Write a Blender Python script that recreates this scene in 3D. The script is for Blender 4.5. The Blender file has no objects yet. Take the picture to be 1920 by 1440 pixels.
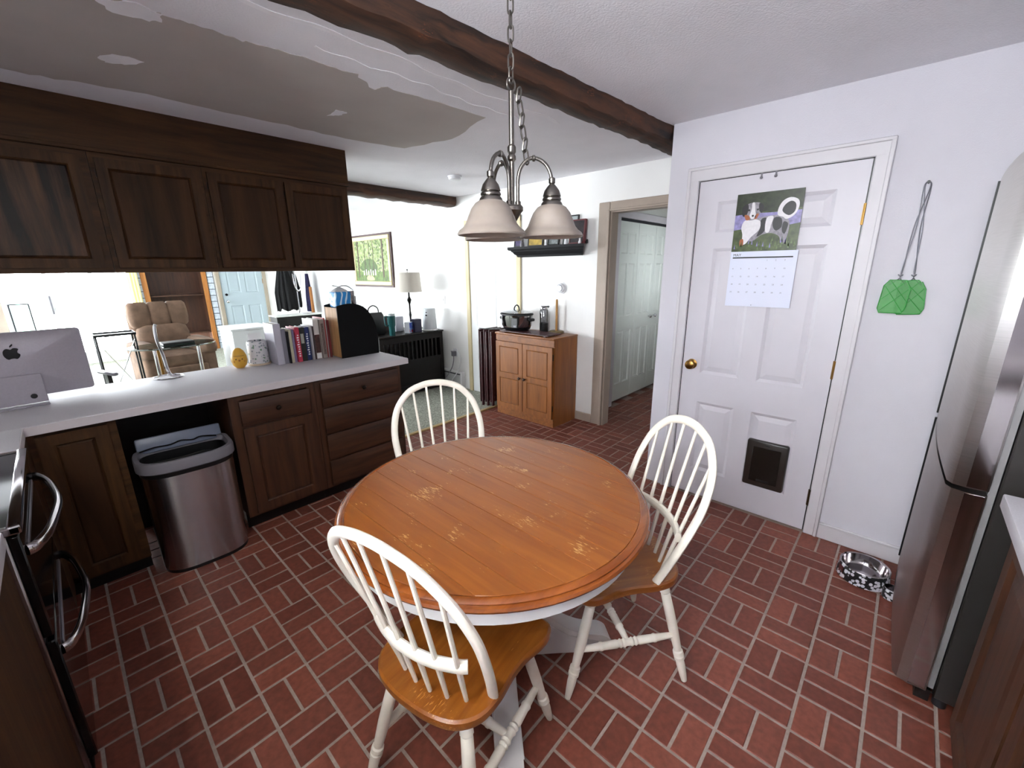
import bpy, bmesh, math, random
from mathutils import Matrix, Vector
random.seed(7)
PI = math.pi
sc = bpy.context.scene
COL = sc.collection

# ------------------------------------------------------------------ camera
FPX, YAW, PITCH, ROLL, CAMZ = 790.11, 0.7497, 0.2655, -0.0108, 1.547
_f = Vector((math.cos(YAW)*math.cos(PITCH), math.sin(YAW)*math.cos(PITCH), -math.sin(PITCH)))
_r = Vector((math.sin(YAW), -math.cos(YAW), 0.0)); _u = _r.cross(_f)
CR = _r*math.cos(ROLL) + _u*math.sin(ROLL); CU = -_r*math.sin(ROLL) + _u*math.cos(ROLL)
cam_d = bpy.data.cameras.new('camera'); cam = bpy.data.objects.new('camera', cam_d); COL.objects.link(cam)
cam_d.sensor_width = 36; cam_d.lens = FPX*36/1920; cam_d.clip_start = 0.02
cam.matrix_world = Matrix(((CR.x, CU.x, -_f.x, 0), (CR.y, CU.y, -_f.y, 0), (CR.z, CU.z, -_f.z, CAMZ), (0, 0, 0, 1)))
sc.camera = cam
# ------------------------------------------------------------------ sky, daylight, exposure
SKY = 42.0
TUBE = 48.0        # fluorescent tubes over the work corner behind the camera
#           # bright overcast sky seen through the windows
w = bpy.data.worlds.new('sky'); sc.world = w; w.use_nodes = True
w.node_tree.nodes['Background'].inputs[0].default_value = (0.90, 0.96, 1.0, 1)
w.node_tree.nodes['Background'].inputs[1].default_value = SKY
def portal(name, loc, rot, sx, sy):
    d = bpy.data.lights.new(name, 'AREA'); d.shape = 'RECTANGLE'; d.size = sx; d.size_y = sy
    o = bpy.data.objects.new(name, d); COL.objects.link(o); o.location = loc; o.rotation_euler = rot
    d.cycles.is_portal = True
portal('window_light', (0.30, 10.58, 1.15), (-PI/2, 0, 0), 1.66, 2.0)
portal('window_light', (-2.0, 10.58, 1.35), (-PI/2, 0, 0), 1.5, 1.6)
portal('window_light', (-3.08, 7.6, 1.35), (0, -PI/2, 0), 1.6, 3.2)
portal('window_light', (-.96, .4, 1.75), (0, -PI/2, 0), .8, 1.0)
portal('window_light', (5.0, 1.17, 1.5), (PI/2, 0, 0), 0.4, 0.5)
sc.view_settings.view_transform = 'Standard'; sc.view_settings.look = 'None'
sc.view_settings.gamma = 1; sc.view_settings.use_curve_mapping = False
sc.view_settings.exposure = 0.45
sc.cycles.use_denoising = True
sc.cycles.max_bounces = 10; sc.cycles.diffuse_bounces = 5; sc.cycles.transparent_max_bounces = 12
sc.cycles.sample_clamp_indirect = 40.0

XW, ZC, XF, YB = 2.818, 2.394, 3.584, 10.5

# ------------------------------------------------------------------ helpers
def hx(s, a=1):
    s = s.lstrip('#'); c = [int(s[i:i+2], 16)/255 for i in (0, 2, 4)]
    return tuple(v/12.92 if v <= .04045 else ((v+.055)/1.055)**2.4 for v in c) + (a,)
MATS = {}
def mat(name, col, rough=.5, metal=0, spec=.5, noise=0, nscale=20, bump=0, bscale=60, coat=0, stretch=(1, 1, 1), emit=None, trans=0, aniso=0):
    if name in MATS: return MATS[name]
    m = bpy.data.materials.new(name); m.use_nodes = True; nt = m.node_tree; b = nt.nodes['Principled BSDF']
    c = hx(col) if isinstance(col, str) else tuple(col) + (1,)
    b.inputs['Base Color'].default_value = c; b.inputs['Roughness'].default_value = rough
    b.inputs['Metallic'].default_value = metal; b.inputs['Specular IOR Level'].default_value = spec
    b.inputs['Coat Weight'].default_value = coat
    if trans: b.inputs['Transmission Weight'].default_value = trans
    if aniso: b.inputs['Anisotropic'].default_value = aniso
    if emit:
        b.inputs['Emission Color'].default_value = hx(emit[0]); b.inputs['Emission Strength'].default_value = emit[1]
    tc = nt.nodes.new('ShaderNodeTexCoord'); mp = nt.nodes.new('ShaderNodeMapping'); mp.inputs['Scale'].default_value = stretch
    nt.links.new(tc.outputs['Object'], mp.inputs['Vector'])
    if noise:
        n = nt.nodes.new('ShaderNodeTexNoise'); n.inputs['Scale'].default_value = nscale; n.inputs['Detail'].default_value = 6
        nt.links.new(mp.outputs[0], n.inputs['Vector'])
        r = nt.nodes.new('ShaderNodeValToRGB')
        r.color_ramp.elements[0].position = .3; r.color_ramp.elements[1].position = .7
        r.color_ramp.elements[0].color = tuple(v*(1-noise) for v in c[:3]) + (1,)
        r.color_ramp.elements[1].color = tuple(min(1, v*(1+noise)) for v in c[:3]) + (1,)
        nt.links.new(n.outputs['Fac'], r.inputs[0]); nt.links.new(r.outputs[0], b.inputs['Base Color'])
    if bump:
        n2 = nt.nodes.new('ShaderNodeTexNoise'); n2.inputs['Scale'].default_value = bscale; n2.inputs['Detail'].default_value = 4
        nt.links.new(mp.outputs[0], n2.inputs['Vector'])
        bp = nt.nodes.new('ShaderNodeBump'); bp.inputs['Strength'].default_value = bump; bp.inputs['Distance'].default_value = .004
        nt.links.new(n2.outputs['Fac'], bp.inputs['Height']); nt.links.new(bp.outputs[0], b.inputs['Normal'])
    MATS[name] = m; return m
def brushed(name, col, rough=.34, an=.92, rot=0.0):
    """steel brushed round a vertical axis, so highlights stretch into upright streaks"""
    m = mat(name, col, rough, 1, noise=.06, nscale=5, stretch=(1, 1, 60), aniso=an); nt = m.node_tree
    tg = nt.nodes.new('ShaderNodeTangent'); tg.direction_type = 'RADIAL'; tg.axis = 'Z'
    nt.links.new(tg.outputs[0], nt.nodes['Principled BSDF'].inputs['Tangent']); nt.nodes['Principled BSDF'].inputs['Anisotropic Rotation'].default_value = rot
    return m
def wood(name, dark, light, axis='x', scale=1.0, rough=.45, coat=0., bump=.15, contrast=(.3, .72), seed=0., spec=.5, knots=None):
    """grain runs along the given object axis"""
    if name in MATS: return MATS[name]
    m = bpy.data.materials.new(name); m.use_nodes = True; nt = m.node_tree; b = nt.nodes['Principled BSDF']; L = nt.links.new
    tc = nt.nodes.new('ShaderNodeTexCoord'); mp = nt.nodes.new('ShaderNodeMapping')
    k = {'x': (1.2, 16, 16), 'y': (16, 1.2, 16), 'z': (16, 16, 1.2)}[axis]
    mp.inputs['Scale'].default_value = tuple(v*scale for v in k); mp.inputs['Location'].default_value = (seed, seed*1.7, seed*.6)
    oi = nt.nodes.new('ShaderNodeObjectInfo')
    ad = nt.nodes.new('ShaderNodeVectorMath'); ad.operation = 'ADD'
    sc_ = nt.nodes.new('ShaderNodeMath'); sc_.operation = 'MULTIPLY'; sc_.inputs[1].default_value = 37.0
    L(oi.outputs['Random'], sc_.inputs[0]); L(tc.outputs['Object'], mp.inputs['Vector']); L(mp.outputs[0], ad.inputs[0]); L(sc_.outputs[0], ad.inputs[1])
    n = nt.nodes.new('ShaderNodeTexNoise'); n.inputs['Scale'].default_value = 1.6; n.inputs['Detail'].default_value = 8; n.inputs['Roughness'].default_value = .62; n.inputs['Distortion'].default_value = .6
    L(ad.outputs[0], n.inputs['Vector'])
    r = nt.nodes.new('ShaderNodeValToRGB'); r.color_ramp.elements[0].position, r.color_ramp.elements[1].position = contrast
    r.color_ramp.elements[0].color = hx(dark); r.color_ramp.elements[1].color = hx(light)
    L(n.outputs['Fac'], r.inputs[0])
    out = r.outputs[0]
    if knots:   # worn spots where a paler wood shows, stretched along the grain
        mp2 = nt.nodes.new('ShaderNodeMapping'); mp2.inputs['Scale'].default_value = {'x': (45, 290, 290), 'y': (290, 45, 290), 'z': (290, 290, 45)}[axis]
        L(tc.outputs['Object'], mp2.inputs['Vector'])
        n3 = nt.nodes.new('ShaderNodeTexNoise'); n3.inputs['Scale'].default_value = 1.0; n3.inputs['Detail'].default_value = 5; L(mp2.outputs[0], n3.inputs['Vector'])
        n4 = nt.nodes.new('ShaderNodeTexNoise'); n4.inputs['Scale'].default_value = 9.0; n4.inputs['Detail'].default_value = 2; L(tc.outputs['Object'], n4.inputs['Vector'])
        mu = nt.nodes.new('ShaderNodeMath'); mu.operation = 'MULTIPLY'; L(n3.outputs['Fac'], mu.inputs[0]); L(n4.outputs['Fac'], mu.inputs[1])
        r2 = nt.nodes.new('ShaderNodeValToRGB'); r2.color_ramp.elements[0].position = knots[1]; r2.color_ramp.elements[1].position = knots[1]+.04
        L(mu.outputs[0], r2.inputs[0])
        mx = nt.nodes.new('ShaderNodeMix'); mx.data_type = 'RGBA'; L(r2.outputs[0], mx.inputs[0]); L(out, mx.inputs[6]); mx.inputs[7].default_value = hx(knots[0])
        out = mx.outputs[2]
    L(out, b.inputs['Base Color'])
    b.inputs['Roughness'].default_value = rough; b.inputs['Coat Weight'].default_value = coat; b.inputs['Coat Roughness'].default_value = .25
    b.inputs['Specular IOR Level'].default_value = spec
    bp = nt.nodes.new('ShaderNodeBump'); bp.inputs['Strength'].default_value = bump; bp.inputs['Distance'].default_value = .003
    L(n.outputs['Fac'], bp.inputs['Height']); L(bp.outputs[0], b.inputs['Normal'])
    MATS[name] = m; return m
def glass(name, tint='#ffffff', alpha=.12, rough=.03):
    """thin clear glass: mostly see-through with a glossy reflection"""
    if name in MATS: return MATS[name]
    m = bpy.data.materials.new(name); m.use_nodes = True; nt = m.node_tree; nt.nodes.clear(); L = nt.links.new
    o = nt.nodes.new('ShaderNodeOutputMaterial'); t = nt.nodes.new('ShaderNodeBsdfTransparent'); t.inputs[0].default_value = hx(tint)
    g = nt.nodes.new('ShaderNodeBsdfGlossy'); g.inputs['Roughness'].default_value = rough
    fr = nt.nodes.new('ShaderNodeFresnel'); fr.inputs[0].default_value = 1.45
    ad = nt.nodes.new('ShaderNodeMath'); ad.operation = 'ADD'; ad.inputs[1].default_value = alpha; ad.use_clamp = True
    mx = nt.nodes.new('ShaderNodeMixShader'); L(fr.outputs[0], ad.inputs[0]); L(ad.outputs[0], mx.inputs[0]); L(t.outputs[0], mx.inputs[1]); L(g.outputs[0], mx.inputs[2]); L(mx.outputs[0], o.inputs[0])
    MATS[name] = m; return m

# ---- geometry: every function returns (verts, faces)
def bx(x0, x1, y0, y1, z0, z1, b=0, seg=1):
    if x0 > x1: x0, x1 = x1, x0
    if y0 > y1: y0, y1 = y1, y0
    if z0 > z1: z0, z1 = z1, z0
    V = [(x, y, z) for z in (z0, z1) for y in (y0, y1) for x in (x0, x1)]
    F = [(0, 2, 3, 1), (4, 5, 7, 6), (0, 1, 5, 4), (2, 6, 7, 3), (0, 4, 6, 2), (1, 3, 7, 5)]
    if not b: return V, F
    bm = bmesh.new(); vs = [bm.verts.new(v) for v in V]
    for f in F: bm.faces.new([vs[i] for i in f])
    bm.normal_update()
    bmesh.ops.bevel(bm, geom=bm.edges[:], offset=min(b, .49*min(x1-x0, y1-y0, z1-z0)), segments=seg, profile=.5, affect='EDGES')
    return frombm(bm)
def frombm(bm):
    bm.verts.index_update(); V = [tuple(v.co) for v in bm.verts]; F = [tuple(v.index for v in f.verts) for f in bm.faces]; bm.free(); return V, F
def join(*gs):
    V, F = [], []
    for v, f in gs:
        o = len(V); V += list(v); F += [tuple(i+o for i in q) for q in f]
    return V, F
def xf(g, M): return [tuple(M @ Vector(v)) for v in g[0]], g[1]
def mv(g, x=0, y=0, z=0, rz=0): return xf(g, Matrix.Translation((x, y, z)) @ Matrix.Rotation(rz, 4, 'Z'))
def tube(pts, r, n=8, closed=False, sec=None, upv=None):
    P_ = [Vector(p) for p in pts]; m = len(P_); V, F = [], []
    R = r if isinstance(r, (list, tuple)) else [r]*m
    prev = None
    for i, p in enumerate(P_):
        a = P_[(i-1) % m] if (closed or i > 0) else p; c = P_[(i+1) % m] if (closed or i < m-1) else p
        t = (c-a).normalized()
        if upv is not None: nrm = Vector(upv); nrm = (nrm - t*nrm.dot(t)).normalized()
        elif prev is None:
            nrm = t.orthogonal().normalized()
        else:
            nrm = (prev - t*prev.dot(t)).normalized()
        prev = nrm; bn = t.cross(nrm)
        for k in range(n):
            an = 2*PI*k/n; ca, sa = math.cos(an), math.sin(an)
            if sec: ca, sa = ca*sec[0], sa*sec[1]
            V.append(tuple(p + (nrm*ca + bn*sa)*R[i]))
    for i in range(m if closed else m-1):
        j = (i+1) % m
        for k in range(n):
            k2 = (k+1) % n; F.append((i*n+k, i*n+k2, j*n+k2, j*n+k))
    if not closed:
        F.append(tuple(range(n-1, -1, -1))); F.append(tuple((m-1)*n+k for k in range(n)))
    return V, F
def cyl(p0, p1, r0, r1=None, n=16): return tube([p0, p1], [r0, r0 if r1 is None else r1], n)
def turned(p0, p1, prof, n=12):
    a, b = Vector(p0), Vector(p1); return tube([a.lerp(b, t) for t, _ in prof], [r for _, r in prof], n)
def lathe(prof, n=32, c=(0, 0, 0), sx=1, sy=1, capb=False, capt=False):
    V, F = [], []; m = len(prof)
    for r, z in prof:
        for k in range(n):
            a = 2*PI*k/n; V.append((c[0]+r*sx*math.cos(a), c[1]+r*sy*math.sin(a), c[2]+z))
    for i in range(m-1):
        for k in range(n):
            k2 = (k+1) % n; F.append((i*n+k, i*n+k2, (i+1)*n+k2, (i+1)*n+k))
    if capb: F.append(tuple(range(n-1, -1, -1)))
    if capt: F.append(tuple((m-1)*n+k for k in range(n)))
    return V, F
def prism(poly, z0, z1, ax='z'):
    """polygon extruded along an axis; poly is (x,y) for z, (x,z) for y, (y,z) for x"""
    n = len(poly); mk = {'z': lambda p, t: (p[0], p[1], t), 'y': lambda p, t: (p[0], t, p[1]), 'x': lambda p, t: (t, p[0], p[1])}[ax]
    V = [mk(p, z0) for p in poly] + [mk(p, z1) for p in poly]
    F = [tuple(range(n-1, -1, -1)), tuple(range(n, 2*n))] + [(i, (i+1) % n, n+(i+1) % n, n+i) for i in range(n)]
    return V, F
def spline(P_, n=6, closed=False):
    out = []; m = len(P_)
    rng = range(m if closed else m-1)
    g = lambda i: P_[i % m] if closed else P_[max(0, min(m-1, i))]
    for i in rng:
        p0, p1, p2, p3 = g(i-1), g(i), g(i+1), g(i+2)
        for k in range(n):
            t = k/n
            out.append(tuple(.5*((2*b)+(-a+c)*t+(2*a-5*b+4*c-d)*t*t+(-a+3*b-3*c+d)*t**3) for a, b, c, d in zip(p0, p1, p2, p3)))
    if not closed: out.append(tuple(P_[-1]))
    return out
def sphere(c, r, n=14, m=9, s=(1, 1, 1)):
    return lathe([(max(1e-4, r*math.sin(PI*i/m)), -r*s[2]*math.cos(PI*i/m)) for i in range(m+1)], n, c, s[0], s[1])
def rrect(w_, d, r, n=5):
    pts = []
    for cx, cy, a0 in ((w_/2-r, d/2-r, 0), (-w_/2+r, d/2-r, PI/2), (-w_/2+r, -d/2+r, PI), (w_/2-r, -d/2+r, 3*PI/2)):
        for i in range(n+1):
            a = a0 + PI/2*i/n; pts.append((cx+r*math.cos(a), cy+r*math.sin(a)))
    return pts
def loft(rings, capb=True, capt=True):
    n = len(rings[0]); V = [tuple(p) for r in rings for p in r]; F = []
    for i in range(len(rings)-1):
        for k in range(n): F.append((i*n+k, i*n+(k+1) % n, (i+1)*n+(k+1) % n, (i+1)*n+k))
    if capb: F.append(tuple(range(n-1, -1, -1)))
    if capt: F.append(tuple((len(rings)-1)*n+k for k in range(n)))
    return V, F
def text(s, size, x=0, z=0, y=0, align='LEFT'):
    """flat lettering in the xz plane facing -y"""
    c = bpy.data.curves.new('t', 'FONT'); c.body = s; c.size = size; c.align_x = align; c.resolution_u = 2
    o = bpy.data.objects.new('t', c); me = bpy.data.meshes.new_from_object(o)
    V = [(v.co.x+x, y, v.co.y+z) for v in me.vertices]; F = [tuple(p.vertices) for p in me.polygons]
    bpy.data.objects.remove(o); bpy.data.curves.remove(c); bpy.data.meshes.remove(me); return V, F
def P(name, m, parent, *gs, loc=None, flat=False, rot=None):
    V, F = join(*gs); me = bpy.data.meshes.new(name); me.from_pydata(V, [], F); me.validate(); me.update()
    me.materials.append(m)
    if not flat:
        me.polygons.foreach_set('use_smooth', [True]*len(me.polygons)); me.set_sharp_from_angle(angle=math.radians(38))
    bm = bmesh.new(); bm.from_mesh(me); bmesh.ops.recalc_face_normals(bm, faces=bm.faces[:]); bm.to_mesh(me); bm.free()
    o = bpy.data.objects.new(name, me); COL.objects.link(o)
    if parent is not None: o.parent = parent
    if loc: o.location = loc
    if rot: o.rotation_euler = rot
    return o
def tag(o, label=None, cat=None, group=None, kind=None):
    if label: o['label'] = label
    if cat: o['category'] = cat
    if group: o['group'] = group
    if kind: o['kind'] = kind
    return o
def T(name, label, cat, loc=(0, 0, 0), rz=0, group=None, kind=None):
    o = bpy.data.objects.new(name, None); COL.objects.link(o); o.location = loc; o.rotation_euler = (0, 0, rz); o.empty_display_size = .05
    return tag(o, label, cat, group, kind)
def O(name, label, cat, m, *gs, loc=None, rz=0, group=None, kind=None, flat=False):
    o = P(name, m, None, *gs, loc=loc, flat=flat); o.rotation_euler = (0, 0, rz); return tag(o, label, cat, group, kind)
def dup(src, parent, loc=None, rot=None, scale=None):
    c = src.copy(); COL.objects.link(c); c.parent = parent
    if loc is not None: c.location = loc
    if rot is not None: c.rotation_euler = rot
    if scale is not None: c.scale = scale
    return c
def copy_tree(src, parent=None):
    c = src.copy(); COL.objects.link(c); c.parent = parent
    for ch in list(src.children): copy_tree(ch, c)
    return c
def project(x, y, z):
    d = Vector((x, y, z-CAMZ)); zz = d.dot(_f)
    if zz < .05: return None
    return 960+FPX*d.dot(CR)/zz, 720-FPX*d.dot(CU)/zz, zz

# ------------------------------------------------------------------ materials
WALL = mat('white_wall_paint', '#d0cdd5', .75, noise=.025, nscale=3, bump=.25, bscale=240)
WALLW = mat('warm_white_wall_paint', '#f0efed', .75, noise=.02, nscale=3, bump=.2, bscale=240)
TRIMW = mat('white_trim_paint', '#cfcbd0', .45, noise=.03, nscale=8)
TRIMB = mat('beige_trim_paint', '#a8998c', .5, noise=.06, nscale=6)
CREAM = mat('cream_trim_paint', '#cdbf98', .5, noise=.05, nscale=6)
DOORW = mat('white_door_paint', '#cecad2', .42, noise=.02, nscale=5)
BRASS = mat('brass', '#9a7440', .3, 1)
CHROME = mat('chrome', '#d8d8da', .12, 1)
NICKEL = mat('brushed_nickel', '#7d7873', .28, 1)
STEEL = mat('brushed_stainless', '#a39c9c', .32, 1, noise=.12, nscale=6, stretch=(40, 40, 1), aniso=.4)
STEELM = mat('polished_stainless', '#b9b4b6', .12, 1)
BLACK = mat('black_plastic', '#0d0d0f', .4)
BLACKG = mat('black_gloss', '#070708', .08)
DARKPL = mat('dark_grey_plastic', '#2b2b30', .45)
GREYPL = mat('grey_plastic', '#77747c', .4)
WHITEPL = mat('white_plastic', '#dedde0', .4)
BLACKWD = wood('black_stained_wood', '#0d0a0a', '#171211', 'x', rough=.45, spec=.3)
CABD = dict(dark='#2a1810', light='#4d2f20')
CABX = wood('dark_oak_horizontal', '#2a180a', '#533518', 'x', rough=.55, bump=.25, spec=.28)
CABZ = wood('dark_oak_vertical', '#2a180a', '#533518', 'z', rough=.55, bump=.25, spec=.28)
CABZ2 = wood('dark_oak_vertical_broad_grain', '#26160a', '#4c3019', 'z', scale=.55, rough=.55, bump=.25, contrast=(.3, .72), spec=.22)
CATH = wood('dark_oak_cathedral_grain', '#1a0e07', '#5e412b', 'z', scale=.45, rough=.45, bump=.35, contrast=(.40, .62), spec=.3)
OAKX = wood('honey_oak_horizontal', '#70401a', '#9a5c28', 'y', rough=.42, coat=.1)
OAKZ = wood('honey_oak_vertical', '#72421a', '#9c5e29', 'z', rough=.42, coat=.1)
CHAIRP = mat('worn_cream_chair_paint', '#efe8da', .42, noise=.07, nscale=14)
TABLEP = mat('white_apron_paint', '#e0dedd', .45, noise=.03, nscale=8)
SEATW = wood('honey_seat_wood', '#7e4210', '#a56526', 'x', rough=.3, coat=.35, bump=.08, knots=('#c98a4a', .39))
TOPW = wood('honey_table_wood', '#7d3f12', '#a05d20', 'x', rough=.33, coat=.25, bump=.06, contrast=(.22, .8), knots=('#d0a468', .383))
RIMW = wood('honey_rim_wood', '#74360d', '#98521a', 'x', rough=.26, coat=.4, bump=.05)
LAMINATE = mat('speckled_white_laminate', '#c9c6cc', .6, noise=.06, nscale=260)
LAMEDGE = mat('white_laminate_edge', '#cfc8cb', .4)
GLASS = glass('clear_glass')

# ------------------------------------------------------------------ the setting
CEIL = mat('white_ceiling_paint', '#ebe9ee', .85, noise=.05, nscale=2.2, bump=.5, bscale=120)
DRY = mat('bare_grey_drywall', '#bab2ad', .9, noise=.04, nscale=4)
COMP = mat('white_joint_compound', '#efedf1', .8, noise=.05, nscale=9, bump=.4, bscale=60)
ceiling = O('ceiling', 'white plastered ceiling with a large bare grey drywall strip', 'ceiling', CEIL, bx(-3.1, 6.4, -1.05, 10.7, ZC, ZC+.12), kind='structure')
def ragged(poly, n=5, amp=.012, seed=1):
    rnd = random.Random(seed); out = []
    for i, p in enumerate(poly):
        q = poly[(i+1) % len(poly)]
        for k in range(n):
            t = k/n; out.append((p[0]+(q[0]-p[0])*t+rnd.uniform(-amp, amp), p[1]+(q[1]-p[1])*t+rnd.uniform(-amp, amp)))
    return out
dryp = [(-.85, 2.0), (.346, 2.022), (.463, 2.029), (.545, 2.026), (.685, 2.023), (.815, 1.99), (.972, 1.988), (1.136, 1.982), (1.267, 2.075), (1.287, 2.011), (1.516, 1.986), (1.917, 1.972), (2.049, 2.419), (1.95, 2.85), (1.551, 2.917), (1.181, 2.91), (.779, 2.917), (.475, 2.905), (.244, 2.972), (.054, 2.998), (-.85, 3.0)]
P('bare_drywall', DRY, ceiling, prism(ragged(dryp), ZC-.0015, ZC+.01))
for i, poly in enumerate(([(.324, 2.572), (.366, 2.498), (.428, 2.48), (.464, 2.499), (.414, 2.578), (.358, 2.608)], [(1.271, 2.574), (1.265, 2.463), (1.326, 2.448), (1.313, 2.532)], [(.285, 2.07), (.377, 2.0), (.447, 2.022), (.462, 2.075), (.429, 2.098), (.333, 2.12)])):
    P('plaster_patch', COMP, ceiling, prism(ragged(poly, 4, .006, i), ZC-.003, ZC+.01))
# feathered seams of joint compound beside the bare drywall
for i, (ya, yb, x0, x1) in enumerate(((1.72, 1.745, .3, 2.3), (1.86, 1.872, .9, 2.1))):
    pts = [(x0+(x1-x0)*k/30, ya+.012*math.sin(k*1.3)+.01*math.sin(k*.4)) for k in range(31)]
    P('plaster_seam', COMP, ceiling, prism(pts + [(x, y+yb-ya) for x, y in pts[::-1]], ZC-.002, ZC+.01))

wr = O('wall_right', 'white kitchen wall with the panelled closet door', 'wall', WALL, bx(XW, XW+.11, -1.05, .235, 0, ZC), bx(XW, XW+.11, 1.05, 1.24, 0, ZC), bx(XW, XW+.11, .235, 1.05, 2.05, ZC), bx(XW+.11, XF+.11, -1.05, -.95, 0, ZC), bx(XF, XF+.11, -.95, 1.13, 0, ZC), bx(XW+.11, XF+.11, 1.13, 1.24, 0, ZC), kind='structure')
O('wall_far', 'long white wall with doorway, shelf and painting', 'wall', WALLW, bx(XF, XF+.11, 2.115, YB, 0, ZC), bx(XF, XF+.11, 1.24, 2.115, 2.06, ZC), kind='structure')
wk = O('wall_back', 'white living room end wall with window, alcove and front door', 'wall', WALLW,
       bx(-3.1, -2.75, YB, YB+.12, 0, ZC), bx(-1.25, -.53, YB, YB+.12, 0, ZC), bx(-2.75, -1.25, YB, YB+.12, 0, .55), bx(-2.75, -1.25, YB, YB+.12, 2.15, ZC),
       bx(-.53, 1.13, YB, YB+.12, 0, .15), bx(-.53, 1.13, YB, YB+.12, 2.15, ZC), bx(1.13, 1.27, YB, YB+.12, 0, ZC), bx(2.19, XF+.11, YB, YB+.12, 0, ZC),
       bx(1.27, 2.19, YB, YB+.12, 2.25, ZC), kind='structure')
O('wall_left', 'white living room wall with a wide window', 'wall', WALLW, bx(-3.12, -3.0, 3.4, 6.0, 0, ZC), bx(-3.12, -3.0, 9.2, YB, 0, ZC), bx(-3.12, -3.0, 6, 9.2, 0, .55), bx(-3.12, -3.0, 6, 9.2, 2.15, ZC), kind='structure')
O('wall_side', 'white kitchen wall behind the cooker', 'wall', WALL, bx(-.97, -.85, -1.05, -.1, 0, ZC), bx(-.97, -.85, .9, 3.44, 0, ZC), bx(-.97, -.85, -.1, .9, 0, 1.35), bx(-.97, -.85, -.1, .9, 2.15, ZC), bx(-3.12, -.97, 3.32, 3.44, 0, ZC), kind='structure')
O('wall_near', 'white kitchen wall behind the refrigerator', 'wall', WALL, bx(-.97, XW, -1.07, -.95, 0, ZC), kind='structure')
HALL = mat('hall_wall_paint', '#cfd0cb', .7)
wh = O('wall_hall', 'pale hallway walls beyond the doorway', 'wall', HALL, bx(XF+.11, 4.16, 2.35, 2.45, 0, ZC), bx(4.16, 6.0, 2.35, 2.45, 2.08, ZC), bx(6.0, 6.4, 2.35, 2.45, 0, ZC),
       bx(6.28, 6.4, 1.13, 2.35, 0, ZC), bx(XF+.11, 4.8, 1.13, 1.24, 0, ZC), bx(5.2, 6.28, 1.13, 1.24, 0, ZC), bx(4.8, 5.2, 1.13, 1.24, 0, 1.25), bx(4.8, 5.2, 1.13, 1.24, 1.75, ZC), kind='structure')
P('closet_back', HALL, wh, bx(4.1, 6.1, 2.95, 3.0, 0, ZC), bx(4.05, 4.1, 2.45, 3.0, 0, ZC), bx(6.1, 6.15, 2.45, 3.0, 0, ZC), bx(4.05, 6.15, 2.35, 3.0, -.1, -.004))

# brick floor: basket weave, every near brick its own piece
GROUT = mat('grey_grout', '#a3948b', .9, noise=.12, nscale=60, bump=.3, bscale=200)
floor = O('floor', 'red brick floor laid in basket weave with grey joints', 'floor', GROUT, bx(-.97, 6.4, -1.07, 3.336, -.1, -.0035), kind='structure')
BRICK = bpy.data.materials.new('red_brick'); BRICK.use_nodes = True
def brick_nodes(nt):
    L = nt.links.new; b = nt.nodes['Principled BSDF']
    oi = nt.nodes.new('ShaderNodeObjectInfo'); ge = nt.nodes.new('ShaderNodeNewGeometry'); ad = nt.nodes.new('ShaderNodeMath'); ad.operation = 'ADD'
    L(oi.outputs['Random'], ad.inputs[0]); L(ge.outputs['Random Per Island'], ad.inputs[1])
    fr = nt.nodes.new('ShaderNodeMath'); fr.operation = 'FRACT'; L(ad.outputs[0], fr.inputs[0])
    r = nt.nodes.new('ShaderNodeValToRGB'); e = r.color_ramp.elements
    e[0].position = 0; e[0].color = hx('#6f392c'); e[1].position = 1; e[1].color = hx('#864838')
    for p_, c in ((.35, '#7d4233'), (.6, '#743e30'), (.8, '#884b3b')):
        q = e.new(p_); q.color = hx(c)
    L(fr.outputs[0], r.inputs[0])
    n = nt.nodes.new('ShaderNodeTexNoise'); n.inputs['Scale'].default_value = 45; n.inputs['Detail'].default_value = 6; L(ge.outputs['Position'], n.inputs['Vector'])
    mr = nt.nodes.new('ShaderNodeMapRange'); mr.inputs[1].default_value = .3; mr.inputs[2].default_value = .7; mr.inputs[3].default_value = .8; mr.inputs[4].default_value = 1.18; L(n.outputs['Fac'], mr.inputs[0])
    mx = nt.nodes.new('ShaderNodeMix'); mx.data_type = 'RGBA'; mx.blend_type = 'MULTIPLY'; mx.inputs[0].default_value = 1
    L(r.outputs[0], mx.inputs[6]); L(mr.outputs[0], mx.inputs[7]); L(mx.outputs[2], b.inputs['Base Color'])
    bp = nt.nodes.new('ShaderNodeBump'); bp.inputs['Strength'].default_value = .35; bp.inputs['Distance'].default_value = .002; L(n.outputs['Fac'], bp.inputs['Height']); L(bp.outputs[0], b.inputs['Normal'])
    b.inputs['Roughness'].default_value = .5
brick_nodes(BRICK.node_tree)
SX, SY, GX, GY, J = .171, .188, .076, 1.557, .0052
LIM = (-.85, 6.28, -.95, 3.325)
bricks = []
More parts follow.
